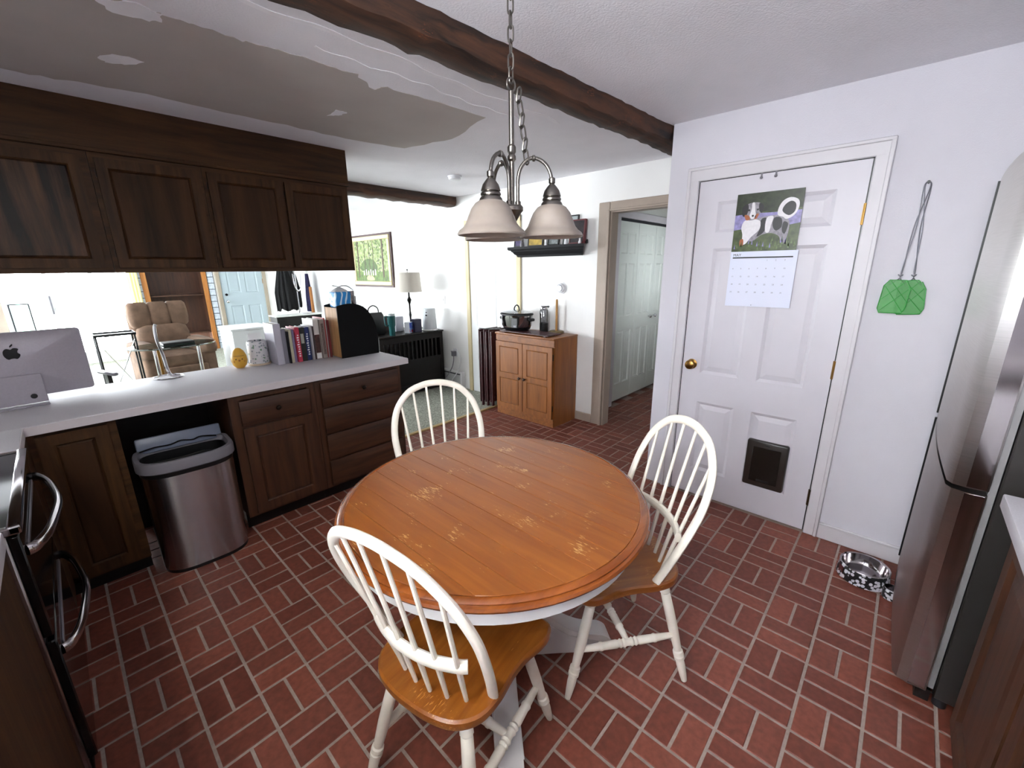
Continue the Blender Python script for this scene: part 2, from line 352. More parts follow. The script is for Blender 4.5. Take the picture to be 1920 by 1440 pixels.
for i in range(-6, 37):
    for j in range(-14, 11):
        x0, y0 = GX+i*SX, GY+j*SY
        if (i+j) % 2 == 0: rs = [(x0, x0+SX/2, y0, y0+SY), (x0+SX/2, x0+SX, y0, y0+SY)]
        else: rs = [(x0, x0+SX, y0, y0+SY/2), (x0, x0+SX, y0+SY/2, y0+SY)]
        for a, b_, c, d in rs:
            a, b_, c, d = max(a+J, LIM[0]), min(b_-J, LIM[1]), max(c+J, LIM[2]), min(d-J, LIM[3])
            if b_-a < .015 or d-c < .015: continue
            cx, cy = (a+b_)/2, (c+d)/2
            if cx > XW+.02 and cy < 1.2: continue           # inside the closet
            if cx > XF+.1 and cy > 2.36: continue
            if cy > 2.85 and (cx < .05 or .6 < cx < 1.66): continue             # under the base cabinets
            q = project(cx, cy, 0)
            vis = q is not None and -40 < q[0] < 1960 and -40 < q[1] < 1480
            hidden = cx < -.17 or (cy < -.32) or (cx > 1.9 and cy < -.2)
            bricks.append((0 if vis and not hidden else 1, q[2] if q else 9, a, b_, c, d))
bricks.sort()
bm_cache = {}
def brick_geo(w_, d, tilt=0.):
    t = .0018; V = [(-w_/2, -d/2, -.02), (w_/2, -d/2, -.02), (w_/2, d/2, -.02), (-w_/2, d/2, -.02), (-w_/2, -d/2, -t), (w_/2, -d/2, -t), (w_/2, d/2, -t), (-w_/2, d/2, -t)]
    V += [(x*(1-2*t/w_), y*(1-2*t/d), tilt*x) for x, y in ((-w_/2, -d/2), (w_/2, -d/2), (w_/2, d/2), (-w_/2, d/2))]
    F = [(0, 1, 5, 4), (1, 2, 6, 5), (2, 3, 7, 6), (3, 0, 4, 7), (4, 5, 9, 8), (5, 6, 10, 9), (6, 7, 11, 10), (7, 4, 8, 11), (8, 9, 10, 11)]
    return V, F
rest = []
for k, (h_, dist, a, b_, c, d) in enumerate(bricks):
    if k < 300:
        key = (round(b_-a, 3), round(d-c, 3), random.randint(0, 2))
        if key not in bm_cache:
            me = bpy.data.meshes.new('brick'); V, F = brick_geo(b_-a, d-c, (key[2]-1)*.006); me.from_pydata(V, [], F); me.materials.append(BRICK); bm_cache[key] = me
        o = bpy.data.objects.new('brick', bm_cache[key]); COL.objects.link(o); o.parent = floor; o.location = ((a+b_)/2, (c+d)/2, random.uniform(-.0012, 0))
    else: rest.append(mv(brick_geo(b_-a, d-c), (a+b_)/2, (c+d)/2, random.uniform(-.0012, 0)))
tag(P('brick_field', BRICK, floor, *rest, flat=True), kind='stuff')
CARPET = mat('grey_green_carpet', '#9a9d90', .95, noise=.55, nscale=70, bump=1, bscale=220)
O('floor_living', 'grey-green carpet of the living room', 'carpet', CARPET, bx(-3.12, XF+.02, 3.36, YB+.05, -.1, .008), kind='structure')
O('trim_1', 'pale metal strip between the bricks and carpet', 'floor strip', mat('pale_brass_strip', '#c2a878', .45, .4), bx(1.7, XF, 3.325, 3.365, -.02, .012, .004), kind='structure')
# trim round the doorway and along the walls
O('trim_2', 'beige painted casing of the open hallway doorway', 'door casing', TRIMB,
  bx(XF-.018, XF, 2.1, 2.215, 0, 2.12, .006), bx(XF-.026, XF, 2.1, 2.13, 0, 2.05, .004), bx(XF-.0175, XF, 1.25, 2.1, 2.045, 2.12, .006), bx(XF-.0255, XF, 1.25, 2.1, 2.04, 2.06, .004),
  bx(XF, XF+.11, 2.085, 2.115, 0, 2.05), bx(XF, XF+.11, 1.27, 2.085, 2.03, 2.06), bx(XF, XF+.11, 1.245, 1.275, 0, 2.06), kind='structure')
O('baseboard_far', 'beige baseboard between the oak cabinet and doorway', 'baseboard', TRIMB, bx(XF-.014, XF, 2.215, 3.17, 0, .09, .004), kind='structure')
O('baseboard_living', 'cream baseboard past the painting', 'baseboard', CREAM, bx(XF-.014, XF, 4.85, YB, 0, .09, .004), kind='structure')
O('baseboard_right', 'white baseboard beside the closet door', 'baseboard', TRIMW, bx(XW-.014, XW, -.95, .175, 0, .098, .003), bx(XW-.018, XW, -.95, .175, .085, .1, .004), kind='structure')
O('baseboard_hall', 'white hallway baseboard', 'baseboard', TRIMW, bx(XF+.11, 4.1, 2.336, 2.35, 0, .1, .004), kind='structure')
def panel_slab(parent, name, W_, H_, th, panels, m, mp=None, inset=.012, mould=.02, raised=.028, frame_parts=False):
    """panelled slab: local x along the width, z up, front at y=0 facing -y; panels as (x0,x1,z0,z1)"""
    xs = sorted({0, W_, *[p[0] for p in panels], *[p[1] for p in panels]}); zs = sorted({0, H_, *[p[2] for p in panels], *[p[3] for p in panels]})
    g = []
    for i in range(len(xs)-1):
        run = None
        for j in range(len(zs)-1):
            cx, cz = (xs[i]+xs[i+1])/2, (zs[j]+zs[j+1])/2
            inside = any(p[0] < cx < p[1] and p[2] < cz < p[3] for p in panels)
            if not inside: run = (run[0], zs[j+1]) if run else (zs[j], zs[j+1])
            if (inside or j == len(zs)-2) and run:
                g.append(bx(xs[i], xs[i+1], 0, th, run[0], run[1])); run = None
    for p in panels:   # sloping moulding inside each opening
        a, b_, c, d = p; e = mould
        V = [(a, 0, c), (b_, 0, c), (b_, 0, d), (a, 0, d), (a+e, inset, c+e), (b_-e, inset, c+e), (b_-e, inset, d-e), (a+e, inset, d-e)]
        g.append((V, [(0, 1, 5, 4), (1, 2, 6, 5), (2, 3, 7, 6), (3, 0, 4, 7)]))
    P(name, m, parent, *g, flat=True)
    for p in panels:
        a, b_, c, d = p; e = mould*.6; q = raised+mould
        V = [(a+e, inset, c+e), (b_-e, inset, c+e), (b_-e, inset, d-e), (a+e, inset, d-e), (a+q, inset-.008, c+q), (b_-q, inset-.008, c+q), (b_-q, inset-.008, d-q), (a+q, inset-.008, d-q)]
        P('panel', mp or m, parent, (V, [(0, 1, 5, 4), (1, 2, 6, 5), (2, 3, 7, 6), (3, 0, 4, 7), (4, 5, 6, 7)]), bx(a, b_, inset+.001, th-.002, c, d), flat=True)
# closet door (face toward the camera side)
d1 = T('door_1', 'white six-panel closet door with brass knob and cat flap', 'door', (XW-.004, 1.045, .012), -PI/2, kind='structure')
DW, DH = .805, 2.03
pr = [.115, .345, .445, .685]
panel_slab(d1, 'slab', DW, DH, .03, [(pr[0], pr[1], 1.735, 1.91), (pr[2], pr[3], 1.735, 1.91), (pr[0], pr[1], .865, 1.645), (pr[2], pr[3], .865, 1.645), (pr[0], pr[1], .185, .67), (pr[2], pr[3], .185, .67)], DOORW)
P('casing', TRIMW, d1, bx(-.075, -.006, -.012, .002, -.012, 2.1, .005), bx(DW+.006, DW+.075, -.012, .002, -.012, 2.1, .005), bx(-.075, DW+.075, -.0125, .002, DH+.004, DH+.082, .005),
  bx(DW+.055, DW+.075, -.018, .002, -.012, 2.1, .004), bx(-.075, -.055, -.018, .002, -.012, 2.1, .004), bx(-.075, DW+.075, -.0185, .002, DH+.064, DH+.083, .004))
P('gap', BLACK, d1, bx(-.006, 0, .004, .02, 0, DH), bx(DW, DW+.006, .004, .02, 0, DH), bx(0, DW, .004, .02, DH, DH+.006))
kn = P('door_knob', BRASS, d1, lathe([(.032, 0), (.033, .004), (.015, .008), (.012, .02), (.024, .03), (.031, .042), (.028, .054), (.012, .06), (.001, .06)], 24), loc=(.06, 0, .92), rot=(PI/2, 0, 0)); tag(kn, 'polished brass door knob')
for z in (1.78, .99, .22):
    P('hinge', BRASS if z > .5 else mat('tarnished_brass', '#4a3620', .4, .8), d1, bx(DW-.004, DW+.02, -.004, .002, z-.05, z+.05, .001), cyl((DW+.004, -.006, z-.05), (DW+.004, -.006, z+.05), .006, n=10))
for x in (.33, .40): P('over_door_hook', GREYPL, d1, bx(x-.004, x+.004, -.006, -.001, DH-.02, DH+.004), sphere((x, -.007, DH-.02), .008, 8, 6))
pd = P('cat_flap', mat('cat_flap_plastic', '#2a221e', .35), d1, bx(.452, .676, -.02, .02, .196, .5, .012, 2)); tag(pd, 'dark brown plastic cat flap')
P('flap', mat('smoky_flap', '#191512', .2), pd, bx(.488, .64, -.023, -.018, .232, .462, .003)); P('latch', BLACK, pd, bx(.53, .6, -.026, -.02, .238, .25, .002), bx(.55, .58, -.025, -.018, .474, .482, .002))
# door beside the living room
d2 = T('door_2', 'bright white six-panel door in cream casing', 'door', (XF-.005, 4.02, .01), -PI/2, kind='structure')
W2 = .78
panel_slab(d2, 'slab', W2, 2.03, .004+.02, [(.1, .34, 1.73, 1.91), (.44, .68, 1.73, 1.91), (.1, .34, .86, 1.64), (.44, .68, .86, 1.64), (.1, .34, .18, .67), (.44, .68, .18, .67)], mat('bright_white_door', '#e9ebec', .45))
P('casing', CREAM, d2, bx(-.066, 0, -.016, .004, -.01, 2.1, .005), bx(W2, W2+.066, -.016, .004, -.01, 2.1, .005), bx(-.066, W2+.066, -.0165, .004, 2.035, 2.105, .005))
# front door
d3 = T('door_3', 'pale blue-grey front door with silver knob and deadbolt', 'door', (2.46, YB-.03, .01), 0, kind='structure')
BLUED = mat('pale_blue_grey_door', '#a3b2b8', .45, noise=.02, nscale=6)
panel_slab(d3, 'slab', .80, 2.03, .028, [(.12, .36, 1.72, 1.9), (.45, .69, 1.72, 1.9), (.12, .36, 1.12, 1.62), (.45, .69, 1.12, 1.62), (.12, .36, .2, .86), (.45, .69, .2, .86)], BLUED)
P('casing', mat('taupe_casing', '#9a8f7e', .5), d3, bx(-.07, 0, -.02, .028, -.01, 2.1, .005), bx(.8, .87, -.02, .028, -.01, 2.1, .005), bx(-.07, .87, -.0205, .028, 2.03, 2.1, .005))
P('door_knob', CHROME, d3, sphere((.07, -.06, .95), .034), cyl((.07, -.05, .95), (.07, 0, .95), .014)); P('deadbolt', CHROME, d3, cyl((.07, -.025, 1.09), (.07, 0, 1.09), .026))
for z in (1.35, .3): P('hinge', BRASS, d3, bx(.79, .812, -.008, 0, z-.05, z+.05))
# bifold closet doors in the hall
d4 = T('door_4', 'white bifold closet doors in the hallway', 'bifold door', (4.2, 2.352, 0), 0, kind='structure')
BIF = mat('bifold_paint', '#dfe4df', .4)
LW = .44
for k in range(4):
    lf = T('leaf', None, None, (.012+k*LW, 0, .04)); lf.parent = d4
    panel_slab(lf, 'slab', LW-.006, 1.99, .03, [(.06, .2, 1.66, 1.88), (.235, .375, 1.66, 1.88), (.06, .2, .98, 1.56), (.235, .375, .98, 1.56), (.06, .2, .2, .82), (.235, .375, .2, .82)], BIF, inset=.014, mould=.012, raised=.016)
    if k in (1, 2): P('knob', CHROME, lf, sphere((.06 if k == 2 else .37, -.03, .93), .02, 10, 7), cyl((.06 if k == 2 else .37, -.02, .93), (.06 if k == 2 else .37, 0, .93), .008, n=8))
P('casing', TRIMW, d4, bx(-.08, 0, -.022, .004, 0, 2.13, .005), bx(1.78, 1.85, -.022, .004, 0, 2.13, .005), bx(-.08, 1.85, -.0225, .004, 2.06, 2.135, .005)); P('track', DARKPL, d4, bx(0, 1.78, .003, .028, 2.035, 2.06))
# windows
WFR = mat('white_window_frame', '#e6e9e8', .4)
def window(name, label, loc, rz, W_, H_, muls, bars=()):
    t = T(name, label, 'window', loc, rz, kind='structure')
    P('window_frame', WFR, t, bx(0, W_, .02, .09, 0, .06), bx(0, W_, .02, .09, H_-.06, H_), bx(0, .06, .02, .09, 0, H_), bx(W_-.06, W_, .02, .09, 0, H_))
    for x in muls: P('mullion', WFR, t, bx(x-.03, x+.03, .03, .08, .06, H_-.06))
    for z in bars: P('glazing_bar', WFR, t, bx(.06, W_-.06, .04, .07, z-.012, z+.012))
    xs = [.06, *muls, W_-.06]
    for a, b_ in zip(xs[:-1], xs[1:]): P('pane', GLASS, t, bx(a, b_, .052, .057, .06, H_-.06))
    return t
window('window_1', 'bright glazed patio doors seen under the wall cabinets', (-.53, YB, .15), 0, 1.66, 2.0, (.55, 1.1))
window('window_2', 'bright living room window beside the patio doors', (-2.75, YB, .55), 0, 1.5, 1.6, (.75,))
window('window_3', 'wide window in the living room side wall', (-3.0, 6.0, .55), PI/2, 3.2, 1.6, (1.07, 2.13))
window('window_5', 'kitchen window over the worktop in the near corner', (-.85, -.1, 1.35), PI/2, 1.0, .8, (.5,))
window('window_4', 'small hallway window facing the bifold doors', (5.2, 1.24, 1.25), PI, .4, .5, (.2,))
P('window_casing', TRIMB, bpy.data.objects['window_1'], bx(-.11, 0, -.02, 0, -.1, 2.1, .005), bx(-.11, 1.70, -.0205, 0, 2.0, 2.1, .005)); P('curtain', mat('pale_yellow_curtain', '#e6dd9e', .9), bpy.data.objects['window_1'], *[cyl((1.58+.022*k, -.05-.014*(k % 2), -.1), (1.58+.022*k, -.05-.014*(k % 2), 2.05), .02, n=8) for k in range(6)])
P('handle', GREYPL, bpy.data.objects['window_1'], bx(.53, .55, .0, .02, .75, 1.05))
# ceiling beams
def beam(name, label, x0, x1, ya, yb, zb, m, seed, slope=0, pivot=0):
    rnd = random.Random(seed); rings = []; n = 90
    for i in range(n+1):
        x = x0+(x1-x0)*i/n; j = lambda a=.0055: rnd.uniform(-a, a)
        w1, w2 = j(), j(); dy = slope*(min(x, 2.85)-pivot); y0, y1 = ya+dy, yb+dy
        rings.append([(x, y0+.004+w1, ZC-.001), (x, y0+w1*.8+j(.004), (zb+ZC)/2), (x, y0+.012+j(.006), zb+.012+w2), (x, y0+.04+j(.005), zb+w2), (x, (y0+y1)/2, zb-.004+w2), (x, y1-.03, zb+w2+j(.004)), (x, y1-.006+j(.006), zb+.014+w2), (x, y1+j(.006), ZC-.001)])
    return O(name, label, 'ceiling beam', m, loft(rings), kind='structure')
BEAM = wood('rough_hewn_beam', '#150c07', '#573521', 'x', scale=.8, rough=.7, bump=1.0, contrast=(.34, .68), knots=('#6e3c20', .39))
beam('trim_3', 'dark rough-hewn ceiling beam above the table', -.85, XF+.05, 1.335, 1.495, ZC-.095, BEAM, 3, -.045, 1.0)
beam('trim_4', 'dark hewn ceiling beam at the living room end', -1.0, XF-.02, 4.2, 4.41, ZC-.1, BEAM, 5)

# ------------------------------------------------------------------ fluorescent fixture over the work corner behind the camera
fx = T('ceiling_light', 'long fluorescent ceiling fixture with two tubes', 'ceiling light', (-.64, .35, ZC))
P('housing', WHITEPL, fx, bx(-.15, .15, -.62, .62, -.035, -.001, .008), bx(-.15, .15, -.62, -.6, -.09, -.035), bx(-.15, .15, .6, .62, -.09, -.035))
for x in (-.075, .075):
    P('tube', mat('lit_tube', '#ffffff', .5, emit=('#fafbf2', TUBE)), fx, cyl((x, -.595, -.07), (x, .595, -.07), .016, n=12))

# ------------------------------------------------------------------ dining table
tb = T('dining_table', 'round honey-wood pedestal table with scratched top and white apron', 'table', (.976, 1.006, 0))
R0, ZT = .553, .757
P('rim', RIMW, tb, lathe([(.515, ZT-.034), (.535, ZT-.034), (.549, ZT-.028), (R0, ZT-.02), (.549, ZT-.013), (.540, ZT-.011), (.541, ZT-.006), (.534, ZT-.001), (.522, ZT), (.518, ZT-.003), (.518, ZT-.03)], 96))
NB = 11; edges = [-.52+1.04*k/NB for k in range(NB+1)]; edges = [e+.028-(.0 if 0 < i < NB else .028) for i, e in enumerate(edges)]
def boardpoly(a, b_, r):
    up = []; n = 14
    for k in range(n+1):
        x = a+(b_-a)*k/n; x = max(-r*.9999, min(r*.9999, x)); up.append((x, math.sqrt(max(0, r*r-x*x))))
    return up + [(x, -y) for x, y in up[::-1]]
for k in range(NB):
    g_ = .0009 if True else 0
    poly = boardpoly(max(edges[k], -.519)+g_*.5, min(edges[k+1], .519)-g_*.5, .5185)
    top = [(x*(1-.0), y) for x, y in poly]; rings = [[(x, y, ZT-.03) for x, y in poly], [(x, y, ZT-.001) for x, y in poly]]
    cx = sum(p[0] for p in poly)/len(poly); rings.append([(cx+(x-cx)*(1-.0012/.047), y*.9985, ZT) for x, y in poly])
    # grain along y: build rotated so the grain axis is local x
    b_o = P('board', TOPW, tb, xf(loft(rings), Matrix.Rotation(-PI/2, 4, 'Z')), flat=True); b_o.rotation_euler = (0, 0, PI/2)
P('apron', TABLEP, tb, lathe([(.5, ZT-.035), (.512, ZT-.037), (.512, ZT-.098), (.507, ZT-.103), (.485, ZT-.103), (.485, ZT-.035)], 72))
P('pedestal', TABLEP, tb, loft([[(r*math.cos(2*PI*(k+.5)/8), r*math.sin(2*PI*(k+.5)/8), z) for k in range(8)] for r, z in ((.13, .04), (.15, .06), (.15, .16), (.125, .19), (.105, .24), (.1, .45), (.105, .58), (.13, .62), (.15, .66))]))
foot = spline([(.1, .03), (.25, .012), (.4, 0), (.455, 0), (.475, .02), (.47, .05), (.44, .075), (.4, .085), (.34, .1), (.26, .15), (.19, .225), (.12, .27), (.08, .27), (.08, .1)], 4, True)
foot = [(x, max(0.0, z)) for x, z in foot]
ft = P('foot', TABLEP, tb, prism(foot, -.04, .04, 'y'), prism([(x*.985+.004, z+.004) for x, z in foot if True][:0] or [(.12, .1), (.38, .03), (.43, .045), (.37, .07), (.29, .1), (.2, .17), (.12, .2)], -.046, .046, 'y')); ft.rotation_euler = (0, 0, math.radians(-40))
for a in (50, 140, 230): dup(ft, tb, rot=(0, 0, math.radians(a)))

# ------------------------------------------------------------------ windsor chairs
def make_chair():
    c = T('dining_chair', '', 'chair', group='white spindle-back chairs round the table')
    half = [(-.20, 0), (-.196, .07), (-.175, .14), (-.125, .186), (-.05, .198), (.02, .193), (.09, .198), (.15, .214), (.20, .216), (.232, .19), (.242, .10), (.243, 0)]
    full = half + [(x, -y) for x, y in half[-2:0:-1]]
    ol = spline(full, 4, True)
    rings = [[(x*.93, y*.93, .418) for x, y in ol], [(x*.985, y*.985, .424) for x, y in ol], [(x, y, .436) for x, y in ol], [(x*.995, y*.995, .449) for x, y in ol], [(x*.965, y*.965, .455) for x, y in ol], [(x*.7, y*.7, .449) for x, y in ol], [(x*.3, y*.3, .446) for x, y in ol]]
    P('seat', SEATW, c, loft(rings))
    hb = [(-.058-.203*(t+.048*t*(1-t)), l*1.117*(1-.042*(1-t)), .445+.536*t) for l, t in ((.165, 0), (.186, .2), (.202, .435), (.203, .615), (.178, .795), (.122, .93), (.058, .985), (0, 1))]
    bow = spline(hb + [(a, -b_, z) for a, b_, z in hb[-2::-1]], 5)
    P('bow', CHAIRP, c, tube(bow, 1, 12, sec=(.0115, .0165), upv=(1, 0, .25)))
    def bow_at(l):
        best = min(bow[:len(bow)//2+1] if l > 0 else bow[len(bow)//2:], key=lambda p: abs(p[1]-l) + (10 if p[2] < .8 else 0)); return best
    ends = []
    for s in (-1, 1):
        for lb, lt in ((.026, .036), (.078, .108), (.127, .172)):
            t = bow_at(s*lt); b0 = Vector((-.142+2.0*lb*lb, s*lb, .45)); t0 = Vector((t[0], t[1], t[2]-.004))
            P('spindle', CHAIRP, c, turned(b0, t0, [(0, .006), (.25, .0078), (.45, .0068), (1, .0055)], 8)); ends.append((b0, t0))
    mid = sorted([(b_.lerp(t, .34)) for b_, t in ends], key=lambda p: p.y)
    e0, e1 = mid[0], mid[-1]
    rl = [(e0.x+.012, e0.y-.02, e0.z)] + [tuple(p) for p in mid] + [(e1.x+.012, e1.y+.02, e1.z)]
    zz = sum(p[2] for p in rl)/len(rl); rl = spline([(p[0], p[1], zz) for p in rl], 4)
    P('back_rail', CHAIRP, c, tube(rl, 1, 10, sec=(.02, .012), upv=(0, 0, 1)))
    lp = [(0, .013), (.05, .016), (.09, .016), (.1, .0125), (.115, .0185), (.15, .0195), (.165, .014), (.175, .0175), (.32, .0185), (.5, .0185), (.62, .0165), (.70, .0145), (.71, .019), (.74, .02), (.75, .015), (.76, .0195), (.785, .0195), (.795, .0155), (.85, .0165), (.93, .014), (1, .0105)]
    L_ = {}
    for s in (-1, 1):
        L_['f', s] = (Vector((.155, s*.135, .43)), Vector((.265, s*.185, 0))); L_['r', s] = (Vector((-.115, s*.125, .43)), Vector((-.20, s*.21, 0)))
        for k in 'fr': P('leg', CHAIRP, c, turned(*L_[k, s], lp, 14))
    sp = [(0, .009), (.08, .0115), (.2, .0135), (.21, .016), (.23, .016), (.24, .014), (.38, .0155), (.40, .0125), (.42, .0165), (.44, .0125), (.46, .0165), (.48, .0125), (.52, .0125), (.54, .0165), (.56, .0125), (.58, .0165), (.6, .0125), (.62, .0155), (.76, .014), (.77, .016), (.79, .016), (.8, .0135), (.92, .0115), (1, .009)]
    mids = []
    for s in (-1, 1):
        a = L_['r', s][0].lerp(L_['r', s][1], .56); b_ = L_['f', s][0].lerp(L_['f', s][1], .56)
        P('stretcher', CHAIRP, c, turned(a, b_, sp, 12)); mids.append(a.lerp(b_, .5))
    P('stretcher', CHAIRP, c, turned(mids[0], mids[1], sp, 12))
    return c
ch0 = make_chair(); ch0.location = (.623, .822, 0); ch0.rotation_euler = (0, 0, math.radians(10.3))
ch0['label'] = 'white spindle-back chair in front of the table with its back toward the viewer'
for loc, az, lb in (((1.343, .677, 0), 144, 'white spindle-back chair between the table and the closet door'), ((1.168, 1.513, 0), 245.7, 'white spindle-back chair tucked behind the table toward the carpet')):
    c = copy_tree(ch0); c.location = loc; c.rotation_euler = (0, 0, math.radians(az)); c['label'] = lb

# ------------------------------------------------------------------ chandelier
cx_, cy_ = 1.03, .95
ch = T('chandelier', 'brushed nickel chandelier with three bell shades on a chain', 'chandelier', (cx_, cy_, 0))
P('canopy', NICKEL, ch, lathe([(.001, ZC-.04), (.02, ZC-.038), (.055, ZC-.02), (.062, ZC-.001), (.001, ZC-.001)], 28))
P('stem', NICKEL, ch, cyl((0, 0, 1.70), (0, 0, 2.045), .0075, n=12), lathe([(.008, 1.86), (.013, 1.866), (.013, 1.874), (.009, 1.88), (.013, 1.886), (.013, 1.9), (.008, 1.905)], 16), lathe([(.008, 1.90), (.011, 1.903), (.008, 1.906)], 16))
P('hub', NICKEL, ch, lathe([(.001, 1.672), (.006, 1.676), (.012, 1.69), (.028, 1.715), (.034, 1.722), (.034, 1.732), (.03, 1.737), (.001, 1.738)], 24))
P('loop', NICKEL, ch, tube([(.017*math.cos(2*PI*k/20), 0, 2.062+.017*math.sin(2*PI*k/20)) for k in range(20)], .0028, 7, True))
lk = [(0, 0)]; link = spline([(.0075, 0, -.012), (.0075, 0, .012), (.0045, 0, .0185), (0, 0, .0205), (-.0045, 0, .0185), (-.0075, 0, .012), (-.0075, 0, -.012), (-.0045, 0, -.0185), (0, 0, -.0205), (.0045, 0, -.0185)], 2, True)
l0 = None; z = 2.085
k = 0
while z < ZC-.02:
    if l0 is None: l0 = P('chain_link', NICKEL, ch, tube(link, .0026, 6, True), loc=(0, 0, z))
    else: dup(l0, ch, loc=(0, 0, z), rot=(0, 0, (k % 2)*PI/2+.4))
    z += .0335; k += 1
for k in range(6):   # slack end of the chain hanging beside the stem
    dup(l0, ch, loc=(.016+.003*k, -.016-.003*k, 2.035-.0325*k), rot=(.12*(-1)**k, .1, (k % 2)*PI/2))
SHADE = bpy.data.materials.new('alabaster_shade'); SHADE.use_nodes = True
_b = SHADE.node_tree.nodes['Principled BSDF']; _b.inputs['Base Color'].default_value = hx('#b39c8e'); _b.inputs['Roughness'].default_value = .35; _b.inputs['Subsurface Weight'].default_value = .1; _b.inputs['Subsurface Radius'].default_value = (.02, .015, .01)
_n = SHADE.node_tree.nodes.new('ShaderNodeTexNoise'); _n.inputs['Scale'].default_value = 14; _n.inputs['Detail'].default_value = 4
_r2 = SHADE.node_tree.nodes.new('ShaderNodeValToRGB'); _r2.color_ramp.elements[0].position = .3; _r2.color_ramp.elements[0].color = hx('#80756d'); _r2.color_ramp.elements[1].color = hx('#9b9088')
_t = SHADE.node_tree.nodes.new('ShaderNodeTexCoord'); SHADE.node_tree.links.new(_t.outputs['Object'], _n.inputs[0]); SHADE.node_tree.links.new(_n.outputs['Fac'], _r2.inputs[0]); SHADE.node_tree.links.new(_r2.outputs[0], _b.inputs['Base Color'])
for a in (-47, 73, 193):
    ar = T('arm', None, None, (0, 0, 0), math.radians(a)); ar.parent = ch
    pts = spline([(.018, 0, 1.735), (.018, 0, 1.78), (.019, 0, 1.815), (.028, 0, 1.845), (.05, 0, 1.866), (.075, 0, 1.868), (.102, 0, 1.852), (.117, 0, 1.826), (.122, 0, 1.795)], 5)
    P('arm_tube', NICKEL, ar, tube(pts, .0055, 10), lathe([(.006, 1.735), (.009, 1.737), (.009, 1.748), (.006, 1.75)], 14, (.018, 0, 0)), xf(lathe([(.005, -.006), (.009, -.003), (.009, .003), (.005, .006)], 14), Matrix.Translation((.066, 0, 1.8685)) @ Matrix.Rotation(PI/2, 4, 'Y')))
    P('socket', NICKEL, ar, lathe([(.007, 1.815), (.010, 1.812), (.010, 1.80), (.007, 1.797), (.014, 1.79), (.023, 1.778), (.027, 1.766), (.028, 1.762), (.025, 1.76), (.029, 1.755), (.029, 1.751), (.026, 1.749), (.032, 1.742), (.034, 1.735), (.03, 1.734)], 24, (.122, 0, 0)))
    sp_ = [(.03, 1.738), (.045, 1.73), (.057, 1.715), (.066, 1.695), (.074, 1.675), (.083, 1.664), (.094, 1.656), (.099, 1.647), (.097, 1.643), (.092, 1.648), (.082, 1.658), (.071, 1.67), (.062, 1.692), (.053, 1.711), (.042, 1.725), (.03, 1.733)]
    P('glass_shade', SHADE, ar, lathe(sp_, 40, (.122, 0, 0)))

# ------------------------------------------------------------------ wall cabinets over the peninsula
YU, ZU, ZS = 3.2, 1.552, 2.15
KNOB = mat('dark_bronze', '#2a2019', .4, .7)
def cab_door(parent, name, x0, z0, W_, H_, y, fr=.045, m=CABZ, mp=None, knob=None):
    d = T(name, None, None, (x0, y, z0)); d.parent = parent
    panel_slab(d, 'frame', W_, H_, .018, [(fr, W_-fr, fr, H_-fr)], m, mp or CABZ2, inset=.01, mould=.009, raised=.006)
    if knob: P('knob', KNOB, d, lathe([(.006, 0), (.006, .012), (.013, .016), (.015, .022), (.011, .028), (.001, .03)], 16), loc=(knob[0], 0, knob[1]), rot=(PI/2, 0, 0))
    return d
units = ((-.85, .275, [(-.30, .235)], 'dark oak wall cabinet above the computer, its door strongly grained'), (.275, .762, [(.305, .735)], 'dark oak wall cabinet with one door above the recliner view'), (.762, 1.664, [(.79, 1.195), (1.225, 1.645)], 'dark oak two-door wall cabinet at the open end of the row'))
for x0, x1, doors, lb in units:
    u = T('wall_cabinet', lb, 'cabinet', (0, 0, 0), group='dark oak wall cabinets over the peninsula')
    P('carcass', CABX, u, bx(x0+.001, x1-.001, YU+.02, YU+.34, ZU, ZS), bx(x0+.001, x1-.001, YU+.001, YU+.02, ZU, ZU+.035), bx(x0+.001, x1-.001, YU+.001, YU+.02, ZS-.03, ZS), *[bx(a, b_, YU+.001, YU+.02, ZU+.035, ZS-.03) for a, b_ in ([(x0+.001, doors[0][0]), (doors[-1][1], x1-.001)] + [(doors[i][1], doors[i+1][0]) for i in range(len(doors)-1)])])
    for a, b_ in doors: cab_door(u, 'door', a-.008, ZU+.026, b_-a+.016, ZS-ZU-.052, YU-.018, mp=CATH if x0 < 0 else None)
    for a, b_ in doors:
        for zz in (ZU+.1, ZS-.1): P('hinge', KNOB, u, bx(a-.013, a-.009, YU-.004, YU+.001, zz-.02, zz+.02))
sof = O('cabinet_soffit', 'dark oak boxed soffit between wall cabinets and ceiling', 'soffit', CABX, bx(-.85, 1.675, YU-.006, YU+.35, ZS+.001, ZC-.001), bx(-.85, 1.68, YU-.012, YU+.355, ZS+.001, ZS+.022, .004))
O('coat_hook', 'small white hook on the end of the wall cabinets', 'hook', WHITEPL, bx(1.664, 1.675, 3.28, 3.31, 1.92, 1.96, .003), tube([(1.673, 3.295, 1.945), (1.69, 3.295, 1.94), (1.695, 3.295, 1.952)], .004, 6))

